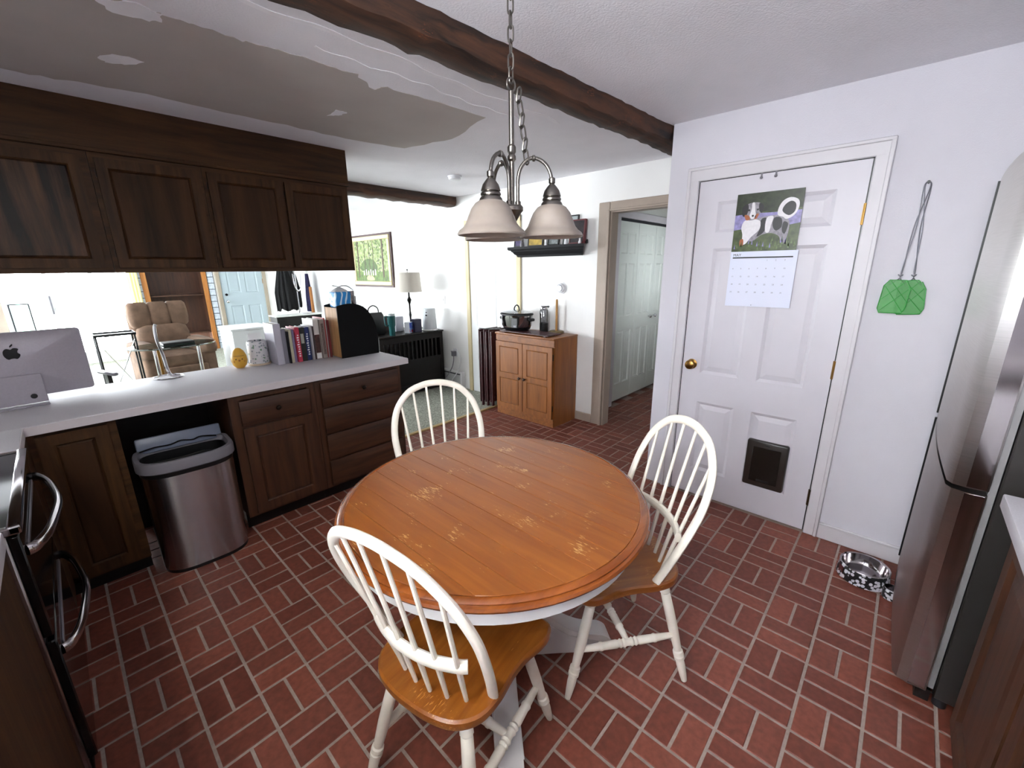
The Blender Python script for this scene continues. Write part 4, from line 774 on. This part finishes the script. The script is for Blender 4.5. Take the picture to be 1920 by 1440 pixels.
bw = T('dog_bowl', 'steel dog bowl with black and white patterned side', 'bowl', (2.555, -.065, 0)); P('shell', PAW, bw, lathe([(.098, 0), (.108, .004), (.106, .03), (.1, .07), (.096, .076)], 40)); P('rubber_base', BLACK, bw, lathe([(.001, 0.0005), (.1, .0005), (.104, .006), (.1, .01), (.001, .01)], 32)); P('liner', STEELM, bw, lathe([(.103, .076), (.1, .08), (.094, .076), (.086, .035), (.078, .025), (.001, .022)], 40)); P('emblem', mat('maroon_badge', '#5c2a26', .5), bw, bx(-.1055, -.1035, -.014, .018, .02, .062)); bw.rotation_euler = (0, 0, math.radians(-55))
b4 = T('treat_cup', 'small round speckled cup touching the dog bowl', 'cup', (2.468, -.178, 0)); P('shell', PAW, b4, lathe([(.03, 0), (.034, .004), (.034, .05), (.031, .055)], 24)); P('liner', STEELM, b4, lathe([(.032, .055), (.029, .056), (.026, .02), (.001, .018)], 24))

# ------------------------------------------------------------------ oak cabinet and what stands on it
ok = T('oak_cabinet', 'honey oak cabinet with two panelled doors against the far wall', 'cabinet', (3.187, 3.195, 0), -PI/2)
OW, OH, OD = .782, .905, .39
P('carcass', OAKZ, ok, bx(0, OW, .018, OD, 0, OH-.02)); P('top', OAKX, ok, bx(-.006, OW+.006, -.012, OD, OH-.02, OH, .005, 2)); P('plinth', OAKX, ok, bx(0, OW, .002, .018, 0, .085)); P('top_rail', OAKX, ok, bx(0, OW, .002, .018, OH-.085, OH-.02))
for x0, kx in ((.012, .345), (.395, .03)):
    d = T('door', None, None, (x0, -.016, .09)); d.parent = ok
    panel_slab(d, 'frame', .375, .725, .018, [(.05, .325, .05, .335), (.05, .325, .39, .675)], OAKZ, OAKZ, inset=.008, mould=.008, raised=.004)
    P('knob', mat('walnut_knob', '#3b1f12', .3), d, lathe([(.006, 0), (.007, .012), (.014, .017), (.016, .024), (.011, .031), (.001, .033)], 16), loc=(kx, 0, .36), rot=(PI/2, 0, 0))
for z in (.2, .72): P('hinge', BLACK, ok, bx(OW-.012, OW-.004, -.004, .0, z-.03, z+.03))
ZO = .906
MAR = wood('maroon_wood', '#2e1418', '#4c2126', 'x', rough=.35, coat=.2)
mt = T('slatted_board', 'maroon slatted wooden board under the slow cooker', 'board', (3.30, 2.82, ZO), -PI/2)
for k in range(5): P('slat', MAR, mt, bx(-.33, .33, -.105+k*.045, -.07+k*.045, .008, .02, .003))
P('batten', MAR, mt, bx(-.29, -.26, -.1, .12, 0, .008)); P('batten', MAR, mt, bx(.26, .29, -.1, .12, 0, .008))
sl = T('slow_cooker', 'oval chrome slow cooker with glass lid and black handle', 'slow cooker', (3.34, 3.03, ZO+.021), PI/2)
P('body', mat('mirror_chrome_body', '#c2c2c4', .1, 1), sl, lathe([(.15, .02), (.16, .03), (.175, .05), (.185, .15), (.186, .158)], 48, sx=1, sy=.78)); P('base', BLACK, sl, lathe([(.001, .0), (.14, .0), (.155, .012), (.165, .035), (.15, .035)], 48, sx=1, sy=.78)); P('collar', BLACK, sl, lathe([(.186, .155), (.195, .16), (.195, .17), (.18, .178), (.17, .17)], 48, sx=1, sy=.78))
P('lid', glass('lid_glass', '#d8dadc', .35), sl, lathe([(.19, .178), (.192, .183), (.15, .195), (.08, .206), (.001, .21)], 48, sx=1, sy=.78)); P('lid_handle', BLACK, sl, tube(spline([(-.035, 0, .206), (-.03, 0, .235), (-.01, 0, .255), (.015, 0, .25), (.033, 0, .225), (.035, 0, .206)], 5), .007, 8)); P('control_panel', BLACK, sl, bx(-.145, -.055, .128, .152, .035, .14, .006)); P('display', GREYPL, sl, bx(-.13, -.09, .1525, .1545, .045, .065))
sl_c = bpy.data.objects
P('side_handle', BLACK, sl, bx(.18, .225, -.035, .035, .10, .13, .008)); P('side_handle', BLACK, sl, bx(-.225, -.18, -.035, .035, .10, .13, .008))
sb = T('shaker_bottle', 'clear bottle with silver cap and black lower half', 'bottle', (3.44, 2.765, ZO+.0)); P('lower_sleeve', BLACK, sb, lathe([(.001, .0), (.042, .0), (.045, .006), (.045, .10), (.001, .10)], 28)); P('glass_wall', glass('bottle_glass', '#d5d7da', .15), sb, lathe([(.044, .1), (.045, .22), (.04, .235), (.035, .24)], 28)); P('cap', CHROME, sb, lathe([(.036, .236), (.04, .24), (.042, .262), (.034, .275), (.001, .278)], 28)); P('strap', BLACK, sb, tube([(-.044*math.cos(a), .044*math.sin(a)-.01, .25-.022*math.sin(a*1)) for a in [PI*k/12+PI for k in range(13)]], .005, 6))
sb.location = (3.47, 2.765, ZO); 
pt = T('paper_towel_holder', 'bare wooden paper towel post on a round base', 'paper towel holder', (3.502, 2.625, ZO)); TOW = wood('oak_post', '#9a6a30', '#c0904e', 'z', rough=.45)
P('base', wood('olive_base', '#4c3f22', '#7a6436', 'x', rough=.4), pt, lathe([(.001, 0), (.072, 0), (.076, .008), (.074, .02), (.066, .026), (.001, .027)], 36)); P('post', TOW, pt, lathe([(.012, .026), (.0125, .3), (.012, .33), (.008, .342), (.001, .346)], 16))
ft_ = T('folded_tray_tables', 'maroon wooden folding tray tables stacked upright beside the oak cabinet', 'folding table', (3.22, 3.39, 0), -PI/2)
for k in range(3):
    x = -.125+k*.062
    P('table_panel', MAR, ft_, bx(x, x+.018, .0+.02*k, .30, .05, .90, .004)); P('frame_leg', MAR, ft_, bx(x+.021, x+.045, .005+.02*k, .035+.02*k, 0, .88, .004)); P('frame_leg', MAR, ft_, bx(x+.021, x+.045, .26, .29, 0, .88, .004)); P('frame_bar', MAR, ft_, bx(x+.023, x+.043, .036+.02*k, .259, .1, .13))
O('strap', 'black strap lying from the cabinet top onto the tray tables', 'strap', BLACK, tube(spline([(3.26, 3.19, ZO+.012), (3.25, 3.25, ZO+.012), (3.24, 3.33, ZO+.008), (3.235, 3.42, ZO+.006), (3.232, 3.5, ZO+.004)], 5), 1, 8, sec=(.005, .014), upv=(0, 0, 1)))
O('thermostat', 'round white wall thermostat above the oak cabinet', 'thermostat', WHITEPL, xf(lathe([(.001, 0), (.062, 0), (.062, .006), (.046, .008), (.046, .03), (.04, .036), (.036, .034), (.001, .034)], 36), Matrix.Translation((XF, 2.63, 1.358)) @ Matrix.Rotation(-PI/2, 4, 'Y')))
P('dial', mat('thermostat_dial', '#6a6c70', .25, .5), bpy.data.objects['thermostat'], xf(lathe([(.034, .0345), (.03, .039), (.02, .0385), (.001, .0385)], 30), Matrix.Translation((XF, 2.63, 1.358)) @ Matrix.Rotation(-PI/2, 4, 'Y')))
O('light_switch', 'white wall switch plate near the lamp', 'switch', WHITEPL, bx(XF-.006, XF, 4.535, 4.60, 1.11, 1.22, .002)); P('toggle', WHITEPL, bpy.data.objects['light_switch'], bx(XF-.012, XF-.005, 4.56, 4.575, 1.15, 1.18, .002))
# black crown shelf with frames
sh = T('wall_shelf', 'black crown-moulding shelf above the oak cabinet', 'shelf', (XF, 3.24, 1.672), -PI/2); SHB = mat('black_shelf_paint', '#141317', .6, spec=.2)
prof = [(0, 0), (-.05, 0), (-.062, .006), (-.065, .018), (-.085, .03), (-.1, .05), (-.112, .056), (-.115, .066), (-.135, .07), (-.145, .078), (-.145, .102), (0, .102)]
def shelf_ring(x0, x1):
    r0 = []; r1 = []
    for y, z in prof: r0.append((x0-(-y)*.75, y, z)); r1.append((x1+(-y)*.75, y, z))
    return r0, r1
P('moulding', SHB, sh, loft(list(shelf_ring(.1, .85))))
ZH = 1.672+.103
def picframe(lb, y, z0, W_, H_, lean, m1, m2, th=.015, x=.07):
    f = T('framed_photo', lb, 'framed photo', (XF-x, y, z0), -PI/2, group='small frames along the black shelf'); M = Matrix.Rotation(-lean, 4, 'X')
    e = .012
    P('frame', m1, f, *[xf(g, M) for g in (bx(-W_/2, W_/2, 0, th, 0, e), bx(-W_/2, W_/2, 0, th, H_-e, H_), bx(-W_/2, -W_/2+e, 0, th, e, H_-e), bx(W_/2-e, W_/2, 0, th, e, H_-e))]); P('picture', m2, f, xf(bx(-W_/2+e, W_/2-e, .004, th-.002, e, H_-e), M))
FB = BLACK
picframe('small dark frame with a purple photograph at the shelf end by the white door', 3.17, ZH, .11, .13, .15, FB, mat('purple_photo', '#4a3f63', .3, noise=.5, nscale=30))
picframe('frame with a yellow and red animal picture under the lamp shades', 2.93, ZH, .2, .16, .12, FB, mat('yellow_red_photo', '#b09238', .3, noise=.5, nscale=18))
picframe('black and white photo frame near the middle of the shelf', 2.70, ZH, .14, .15, .2, FB, mat('grey_photo', '#8a9090', .3, noise=.5, nscale=25))
picframe('black frame tilted high behind the lamp shade', 2.515, ZH+.0, .17, .27, .1, FB, mat('pale_grey_photo', '#9aa3a3', .3, noise=.2, nscale=15), x=.045)
picframe('dark red book-like frame at the doorway end of the shelf', 2.40, ZH, .17, .22, .12, mat('dark_red_frame', '#5a1c22', .4), mat('dark_picture', '#2a2326', .3, noise=.6, nscale=20), .03, x=.1)
O('figurine', 'small white figurine in front of the yellow picture', 'figurine', WHITEPL, lathe([(.001, 0), (.016, 0), (.014, .01), (.008, .03), (.012, .045), (.006, .06), (.009, .07), (.001, .08)], 14), loc=(XF-.09, 2.77, ZH)); O('figurine', 'tiny white dog figurine by the dark red frame', 'figurine', WHITEPL, lathe([(.001, 0), (.014, 0), (.012, .02), (.006, .03), (.01, .04), (.001, .05)], 12), loc=(XF-.118, 2.345, ZH)); O('figurine', 'tiny black figurine at the doorway end of the shelf', 'figurine', BLACK, sphere((0, 0, .013), .014, 10, 8), sphere((0, -.008, .03), .008, 8, 6), loc=(XF-.05, 2.315, ZH)); O('figurine', 'white angel figurine between the yellow and grey pictures', 'figurine', WHITEPL, lathe([(.001, 0), (.02, 0), (.012, .04), (.005, .055), (.009, .068), (.001, .08)], 14), loc=(XF-.075, 2.545+.0, ZH+.0) if False else (XF-.1, 2.515, ZH)); O('bud_vase', 'small grey vase beside the purple photograph', 'vase', GREYPL, lathe([(.001, 0), (.014, 0), (.017, .02), (.009, .05), (.011, .06), (.001, .06)], 14), loc=(XF-.1, 3.085, ZH))
sd = T('smoke_detector', 'white smoke detector on the ceiling', 'smoke detector', (2.80, 3.31, ZC)); P('base', WHITEPL, sd, lathe([(.065, -.001), (.065, -.012), (.06, -.014)], 32)); P('cover', WHITEPL, sd, lathe([(.06, -.012), (.056, -.032), (.045, -.038), (.001, -.038)], 32))

# ------------------------------------------------------------------ living room
sc_t = T('slatted_cabinet', 'black wooden cabinet with vertical slats behind the peninsula end', 'cabinet', (2.545, 4.5, .008))
P('top', BLACKWD, sc_t, bx(-.01, .945, -.015, .62, .755, .775, .004)); P('top_rail', BLACKWD, sc_t, bx(.05, .885, 0, .03, .68, .755)); P('lower_panel', BLACKWD, sc_t, bx(.05, .885, .006, .024, .12, .44)); P('mid_rail', BLACKWD, sc_t, bx(.05, .885, 0, .03, .40, .445)); P('plinth', BLACKWD, sc_t, bx(-.008, .943, -.012, .61, .02, .12, .006))
for x in (0, .885):
    for y in (0, .55): P('post', BLACKWD, sc_t, bx(x, x+.05, y, y+.05, 0, .755))
for k in range(13): P('slat', BLACKWD, sc_t, bx(.075+k*.0615, .1+k*.0615, .006, .022, .445, .68))
P('back_panel', mat('silver_mesh_back', '#8f8f92', .4, .6), sc_t, bx(.05, .885, .56, .57, .12, .755)); P('side_panel', BLACKWD, sc_t, bx(.01, .03, .05, .55, .12, .755)); P('side_panel', BLACKWD, sc_t, bx(.905, .925, .05, .55, .12, .755))
ZL = .784
bg = T('handbag', 'black handbag with loop handle on the slatted cabinet', 'bag', (2.66, 4.78, ZL)); LEA = mat('black_leather', '#121213', .45, bump=.2, bscale=80)
P('body', LEA, bg, loft([[(x*a, y*b_, z) for x, y in rrect(.26, .14, .04, 4)] for a, b_, z in ((.9, .9, 0), (1, 1, .02), (1, 1, .15), (.9, .7, .24), (.8, .4, .27))])); P('handle', LEA, bg, tube(spline([(-.07, 0, .25), (-.06, 0, .32), (0, 0, .355), (.06, 0, .32), (.07, 0, .25)], 6), .008, 8))
tm = T('travel_tumbler', 'teal handled tumbler with white lid on the slatted cabinet', 'tumbler', (2.765, 4.56, ZL)); TEAL = mat('teal_powder_coat', '#12595a', .4); P('body', TEAL, tm, lathe([(.001, 0), (.033, 0), (.035, .006), (.036, .1), (.046, .125), (.048, .24), (.001, .24)], 28)); P('lid', mat('pale_lid', '#c8d4d4', .35), tm, lathe([(.049, .238), (.05, .25), (.046, .262), (.001, .264)], 28)); P('straw', WHITEPL, tm, cyl((.015, 0, .26), (.02, 0, .285), .005, n=8)); P('handle', TEAL, tm, tube(spline([(-.046, 0, .23), (-.085, 0, .225), (-.088, 0, .18), (-.08, 0, .13), (-.045, 0, .125)], 5), .009, 8))
O('brown_case', 'brown leather case leaning behind the tumbler', 'case', mat('brown_leather', '#5b4a48', .5, noise=.15, nscale=8), bx(-.1, .1, -.03, .03, 0, .2, .012, 2), loc=(2.87, 4.93, ZL), rz=.1)
bxo = T('snack_box', 'small white box with red and blue print', 'box', (3.03, 4.60, ZL), math.radians(25)); P('carton', mat('white_carton', '#d8dbe4', .5), bxo, bx(-.045, .045, -.035, .035, 0, .135)); P('print', bpy.data.materials.new('red_blue_print'), bxo, bx(-.04, .04, -.0362, -.0352, .008, .128))
_pm = bpy.data.materials['red_blue_print']; _pm.use_nodes = True; leafy(_pm, '#7fa2d8', ['#c8323f', '#d9485c', '#4a62c0', '#c8323f'], 16, .5, .4)
O('navy_box', 'navy blue box beside the lamp foot', 'box', mat('navy_carton', '#1d1c3c', .45), bx(-.055, .055, -.045, .045, 0, .165, .003), loc=(3.135, 4.59, ZL), rz=.05); O('white_box', 'white tissue box behind the navy box', 'box', mat('white_carton', '#d8dbe4'), bx(-.06, .06, -.06, .06, 0, .19, .004), loc=(3.03, 4.86, ZL))
lp_ = T('table_lamp', 'table lamp with black turned post and white drum shade', 'lamp', (3.20, 4.80, ZL)); LMB = mat('black_lamp_metal', '#1a1816', .3, .4)
P('post', LMB, lp_, lathe([(.001, 0), (.07, 0), (.072, .012), (.03, .03), (.014, .06), (.012, .16), (.018, .2), (.012, .24), (.011, .34), (.022, .37), (.03, .39), (.022, .41), (.012, .43), (.01, .5)], 20)); P('lamp_shade', mat('white_lamp_linen', '#d6d0c4', .9), lp_, lathe([(.17, .495), (.155, .74), (.153, .738), (.168, .495)], 40)); P('finial', LMB, lp_, lathe([(.003, .72), (.003, .76), (.009, .765), (.01, .775), (.001, .785)], 12)); P('spider', LMB, lp_, tube([(-.155, 0, .735), (.155, 0, .735)], .003, 6), tube([(0, -.155, .735), (0, .155, .735)], .003, 6))
ap = T('air_purifier', 'white cylindrical air purifier on the slatted cabinet corner', 'air purifier', (3.355, 4.60, ZL)); P('body', mat('pale_grey_white', '#cdd2d6', .45), ap, lathe([(.09, .012), (.092, .02), (.082, .275), (.076, .285), (.001, .286)], 36)); P('base', WHITEPL, ap, lathe([(.001, 0), (.105, 0), (.107, .01), (.09, .016), (.001, .016)], 36)); P('button', BLACK, ap, sphere((-.077, -.04, .2), .012, 8, 6)); P('button', BLACK, ap, sphere((-.074, -.04, .235), .008, 8, 6))
ht = T('baseboard_heater', 'white baseboard heater below the light switch', 'heater', (XF, 4.82, .008), -PI/2); P('cover', mat('heater_enamel', '#c9c9c8', .4), ht, bx(0, .62, -.065, 0, .02, .22, .008)); P('slot', DARKPL, ht, bx(.02, .6, -.067, -.06, .185, .2)); P('end_cap', WHITEPL, ht, bx(.6, .63, -.07, 0, .0, .225, .006))
for k, (y0, y1, lb) in enumerate(((4.40, 4.44, 'grey power cord looping down beside the slatted cabinet'), (4.26, 4.30, 'white cord trailing over the baseboard heater'))):
    O('power_cord', lb, 'cord', GREYPL if k == 0 else WHITEPL, tube(spline([(3.53, y0, .5), (3.53, y0-.05, .42), (3.53, y1-.06, .3), (3.5, y1-.02, .2), (3.46, y1+.03, .1), (3.42, y1-.06, .02)], 6), .006, 6))
O('wall_outlet', 'white outlet with plugs beside the slatted cabinet', 'outlet', WHITEPL, bx(XF-.006, XF, 4.33, 4.41, .42, .53, .002)); P('plug', GREYPL, bpy.data.objects['wall_outlet'], bx(XF-.06, XF-.004, 4.345, 4.395, .43, .5, .006))
# painting
pa = T('painting', 'framed woodland painting on the long white wall', 'painting', (XF, 6.86, 1.33), -PI/2)
PWd, PHt = 1.12, .735
P('frame', mat('gilt_cream_frame', '#d8cba0', .5), pa, bx(0, PWd, -.045, 0, 0, .06, .01), bx(0, PWd, -.045, 0, PHt-.06, PHt, .01), bx(0, .06, -.045, 0, .06, PHt-.06, .01), bx(PWd-.06, PWd, -.045, 0, .06, PHt-.06, .01))
P('outer_frame', mat('dark_red_outer_frame', '#3a1a16', .5), pa, bx(-.03, 0, -.03, 0, -.03, PHt+.03), bx(PWd, PWd+.03, -.03, 0, -.03, PHt+.03), bx(0, PWd, -.03, 0, -.03, 0), bx(0, PWd, -.03, 0, PHt, PHt+.03))
CANV = bpy.data.materials.new('painted_woodland'); CANV.use_nodes = True; leafy(CANV, '#8d9862', ['#4a602a', '#647a38', '#a8b088', '#6f8850', '#304522'], 26, .5, .6)
cv = P('canvas', CANV, pa, bx(.06, PWd-.06, -.03, -.01, .06, PHt-.06))
P('painted_ground', mat('paint_green_ground', '#566f2e', .6, noise=.5, nscale=20), pa, prism([(.06, .06), (PWd-.06, .06), (PWd-.06, .22), (.8, .2), (.5, .24), (.25, .2), (.06, .22)], -.0312, -.03, 'y')); P('painted_bush', mat('paint_bush', '#465e28', .6, noise=.4, nscale=18), pa, prism(spline([(.22, .24), (.3, .36), (.45, .4), (.62, .38), (.72, .3), (.7, .22), (.45, .2)], 4, True), -.0316, -.031, 'y')); P('painted_fence', mat('paint_white', '#e6e6da', .6), pa, *[bx(.3+k*.07, .33+k*.07, -.0322, -.0317, .15, .22+.02*(k % 2)) for k in range(6)]); P('painted_path', mat('paint_path', '#b7a97e', .6), pa, prism(spline([(.4, .08), (.62, .08), (.56, .14), (.42, .14)], 4, True), -.032, -.0316, 'y'))
for k, (x, w_) in enumerate(((.14, .04), (.36, .015), (.5, .012), (.62, .015), (.88, .045))): P('painted_trunk', mat('paint_trunk', '#4a3a26', .6), pa, prism([(x, .12), (x+w_, .12), (x+w_*.8+.01, PHt-.06), (x+.01, PHt-.06)], -.0326, -.0322, 'y'))
# recliner
rcl = T('recliner', 'tufted brown velvet recliner in front of the alcove', 'armchair', (1.01, 7.3, .008), math.radians(6)); rcl.scale = (.93, .93, .98); VEL = mat('brown_velvet', '#665040', .9, noise=.3, nscale=9, bump=.3, bscale=120)
def pillow(cx, cy, cz, sx_, sy_, sz_): return xf(loft([[(x*a, y*a, z) for x, y in rrect(1, 1, .28, 4)] for a, z in ((.7, -.5), (.92, -.4), (1, -.15), (1, .15), (.92, .4), (.7, .5))]), Matrix.Translation((cx, cy, cz)) @ Matrix.Diagonal((sx_, sy_, sz_, 1)))
P('seat_base', VEL, rcl, bx(-.33, .33, -.38, .4, .06, .36, .05, 3)); P('seat_cushion', VEL, rcl, pillow(0, -.08, .42, .58, .66, .2))
P('back_shell', VEL, rcl, xf(bx(-.34, .34, 0, .16, .35, 1.1, .08, 3), Matrix.Translation((0, .26, 0)) @ Matrix.Rotation(-.12, 4, 'X')))
for k, x in enumerate((-.225, 0, .225)): P('back_tuft', VEL, rcl, xf(pillow(x, 0, 1.0, .255, .2, .34), Matrix.Translation((0, .2, .02)) @ Matrix.Rotation(-.1, 4, 'X')))
P('lumbar_cushion', VEL, rcl, xf(pillow(0, 0, .70, .62, .22, .36), Matrix.Translation((0, .17, 0)) @ Matrix.Rotation(-.1, 4, 'X'))); P('footrest', VEL, rcl, bx(-.29, .29, -.45, -.385, .1, .36, .03, 2))
for s in (-1, 1): P('arm', VEL, rcl, bx(s*.34-.09, s*.34+.09, -.4, .36, .05, .55, .06, 3), pillow(s*.35, -.05, .58, .23, .86, .2))
P('base', BLACK, rcl, bx(-.3, .3, -.3, .35, 0, .06))
# built-in alcove with shelf, tile strips
al = T('built_in_bookcase', 'brown built-in bookcase alcove behind the recliner', 'bookcase', (1.27, YB, .008)); BCW = wood('bookcase_brown', '#2e190e', '#4a2a18', 'z', rough=.5); ORW = wood('orange_pine', '#8a5424', '#b57a3c', 'z', rough=.5)
P('back', BCW, al, bx(0, .92, .3, .32, 0, 2.24)); P('side', BCW, al, bx(0, .02, .0, .3, 0, 2.24)); P('side', BCW, al, bx(.9, .92, 0, .3, 0, 2.24)); P('face_frame', ORW, al, bx(-.05, .03, -.03, 0, 0, 2.24)); P('face_frame', ORW, al, bx(.89, .97, -.03, 0, 0, 2.24)); P('top', BCW, al, bx(.02, .9, 0, .3, 2.2, 2.24))
for z in (.35, 1.1, 1.7): P('shelf', BCW, al, bx(.02, .9, .005, .3, z, z+.025))
TIL = mat('delft_tile', '#b9c2cc', .3, noise=.25, nscale=22); TJ = mat('dark_tile_joint', '#3a4048', .7)
for x0, n in ((1.125, 1), (2.252, 1)):
    wl = P('tile_backing', TJ, wk, bx(x0-.004, x0+.11, YB-.012, YB-.002, 0, ZC))
    t0 = None
    for r in range(19):
        loc = (x0+.053, YB-.013, .06+r*.122)
        if x0 < 2 and t0 is None or t0 is None: t0 = P('tile', TIL, wk, bx(-.05, .05, -.003, .003, -.055, .055, .002), loc=loc)
        else: dup(t0, wk, loc=loc)
# small tables
gt = T('glass_side_table', 'glass-topped side table with brass and chrome legs by the recliner', 'side table', (.80, 5.7, .008)); GT = glass('green_table_glass', '#cfeee6', .3)
P('glass_top', GT, gt, lathe([(.001, .79), (.38, .79), (.385, .797), (.38, .805), (.001, .805)], 48, sx=1, sy=.7))
for x, y in ((-.17, -.1), (-.12, .1), (.2, -.1), (.24, .1)): P('leg', CHROME if y < 0 else BRASS, gt, cyl((x, y, 0), (x, y, .788), .016, n=12))
O('tablet', 'black tablet lying in its case on the glass side table', 'tablet', BLACK, bx(-.14, .14, -.09, .09, 0, .028, .006), loc=(.84, 5.7, .8145), rz=.1)
xt = T('tray_table', 'folding metal tray table with crossed legs near the patio doors', 'side table', (.40, 6.25, .008)); P('tray_rim', BLACK, xt, bx(-.17, .17, -.14, -.13, .9, .925), bx(-.17, .17, .13, .14, .9, .925), bx(-.17, -.16, -.13, .13, .9, .925), bx(.16, .17, -.13, .13, .9, .925)); P('tray', mat('pale_tray', '#dfe2e4', .4), xt, bx(-.16, .16, -.13, .13, .9, .908))
for x in (-.155, .155):
    for y in (-.125, .125): P('leg', BLACK, xt, cyl((x, y, 0), (x, y, .9), .009, n=8))
P('cross_brace', CHROME, xt, cyl((-.15, -.13, .2), (.15, -.13, .85), .005, n=6)); P('cross_brace', CHROME, xt, cyl((.15, -.135, .2), (-.15, -.135, .85), .005, n=6)); P('lower_shelf', MATS['pale_tray'], xt, bx(-.15, .15, -.12, .12, .2, .21))
wtb = T('white_table', 'low white table just beyond the peninsula', 'table', (.62, 4.25, .008), math.radians(-4)); P('top', mat('white_table_top', '#e9eaec', .4), wtb, bx(-.75, .5, -.3, .42, .585, .615, .004))
for x in (-.7, .45):
    for y in (-.25, .37): P('leg', MATS['white_table_top'], wtb, bx(x-.02, x+.02, y-.02, y+.02, 0, .585))
O('phone', 'black phone lying on the low white table', 'phone', BLACK, bx(-.035, .035, -.02, .02, 0, .03, .006), loc=(.30, 3.98, .625), rz=.2)
O('wooden_tray', 'open reddish wooden tray beyond the egg ornament', 'tray', wood('reddish_wood', '#8a4f34', '#b0704c', 'x', rough=.5), bx(-.12, .12, -.09, .09, .001, .01), bx(-.12, .12, -.09, -.08, .01, .06), bx(-.12, .12, .08, .09, .01, .06), bx(-.12, -.11, -.08, .08, .01, .06), bx(.11, .12, -.08, .08, .01, .06), loc=(.90, 4.45, .6245), rz=.1)
oc = T('office_chair', 'dark office chair half hidden behind the computer', 'chair', (-.02, 5.1, .008), .3); P('backrest', BLACK, oc, pillow(0, .2, .84, .42, .1, .46)); P('seat', BLACK, oc, pillow(0, -.02, .47, .46, .46, .1)); P('stem', CHROME, oc, cyl((0, 0, .1), (0, 0, .43), .025)); P('spine', DARKPL, oc, tube(spline([(0, .1, .45), (0, .28, .5), (0, .28, .7)], 5), .02, 8)); P('armrest', GREYPL, oc, bx(.24, .29, -.12, .16, .66, .69, .01)); P('arm_post', BLACK, oc, bx(.25, .28, 0, .05, .45, .66))
for k in range(5): P('base_leg', BLACK, oc, tube([(0, 0, .1), (.27*math.cos(k*1.2566), .27*math.sin(k*1.2566), .05)], [.025, .016], 8), sphere((.27*math.cos(k*1.2566), .27*math.sin(k*1.2566), .028), .028, 8, 6))
# console, coats and cupboard at the front door
cst = T('console_table', 'dark console table with a marble top near the front door', 'table', (2.95, 8.0, .008)); P('top', mat('white_marble', '#dfe2de', .3, noise=.08, nscale=6), cst, bx(-.4, .4, -.18, .18, .79, .81, .003)); P('apron', BLACKWD, cst, bx(-.38, .38, -.16, .16, .6, .79))
for x in (-.36, .36):
    for y in (-.14, .14): P('leg', BLACKWD, cst, turned((x, y, 0), (x, y, .6), [(0, .015), (.2, .02), (.5, .028), (.9, .02), (1, .028)], 10))
cs = T('coat_stand', 'chrome and black coat stand beside the front door', 'coat stand', (3.22, 8.55, .008)); P('pole', CHROME, cs, cyl((0, 0, .02), (0, 0, 1.8), .018)); P('base', BLACK, cs, lathe([(.001, 0), (.18, 0), (.18, .015), (.02, .03), (.001, .03)], 28))
for k in range(6): P('hook', CHROME, cs, tube(spline([(0, 0, 1.62), (.06*math.cos(k*PI/3), .06*math.sin(k*PI/3), 1.56), (.11*math.cos(k*PI/3), .11*math.sin(k*PI/3), 1.6), (.13*math.cos(k*PI/3), .13*math.sin(k*PI/3), 1.66)], 4), .008, 7))
P('chrome_loop', CHROME, cs, tube(spline([(-.1, -.15, 1.5), (-.09, -.16, 1.3), (-.04, -.16, 1.2), (.02, -.16, 1.25), (.06, -.15, 1.5)], 5), .014, 8))
def coat(lb, x, y, W_, z0, z1, m, seed):
    rnd = random.Random(seed); rings = []
    for i in range(12):
        t = i/11; z = z1+(z0-z1)*t; ww = W_*(.35+.65*min(1, t*1.6)); n = 36
        rings.append([((ww/2)*math.cos(2*PI*k/n)*(1+.10*math.sin(k*1.7+seed)), .11*(.5+.5*t)*math.sin(2*PI*k/n)*(1+.25*math.sin(k*2.3+seed*2)), z+(.03*math.sin(k*1.1+seed) if i == 11 else 0)) for k in range(n)])
    return O('coat', lb, 'coat', m, loft(rings), loc=(x, y, .008))
coat('black coat hanging beside the front door', 3.0, 8.5, .36, .86, 1.72, mat('black_wool', '#0e0e10', .95), 1); coat('dark grey jacket hanging behind the chrome stand', 3.27, 8.85, .26, .88, 1.7, mat('dark_wool', '#1f2022', .95), 2); coat('navy scarf hanging beside the chrome stand', 3.42, 8.5, .10, .8, 1.5, mat('navy_scarf', '#2e2c55', .9, noise=.5, nscale=30), 3)
O('wooden_post', 'orange wooden post standing on the console table', 'post', ORW, bx(-.02, .02, -.02, .02, 0, .46, .003), loc=(3.28, 8.06, .8195))
O('jewellery_tray', 'small white dish on the console table', 'dish', WHITEPL, lathe([(.001, 0), (.07, 0), (.1, .025), (.095, .027), (.068, .006), (.001, .006)], 24), loc=(3.1, 7.95, .8195))
wc = T('white_chest', 'low white chest beyond the floral canister', 'chest', (1.85, 7.0, .008)); P('body', mat('white_chest_paint', '#dadddf', .5), wc, bx(-.25, .25, -.3, .3, .03, .76, .006)); P('lid', MATS['white_chest_paint'], wc, bx(-.265, .265, -.315, .315, .762, .79, .006)); P('foot', BLACK, wc, bx(-.24, .24, -.29, .29, 0, .03))
gl = T('leaning_frame', 'dark-framed glass panel leaning by the patio doors', 'glass panel', (-.46, 10.2, .008)); P('frame', DARKPL, gl, bx(0, .02, 0, .02, 0, 1.1), bx(.21, .23, 0, .02, 0, 1.1), bx(.02, .21, 0, .02, 0, .02), bx(.02, .21, 0, .02, 1.08, 1.1)); P('pane', glass('green_pane', '#cfe8e0', .2), gl, bx(.02, .21, .008, .012, .02, 1.08))
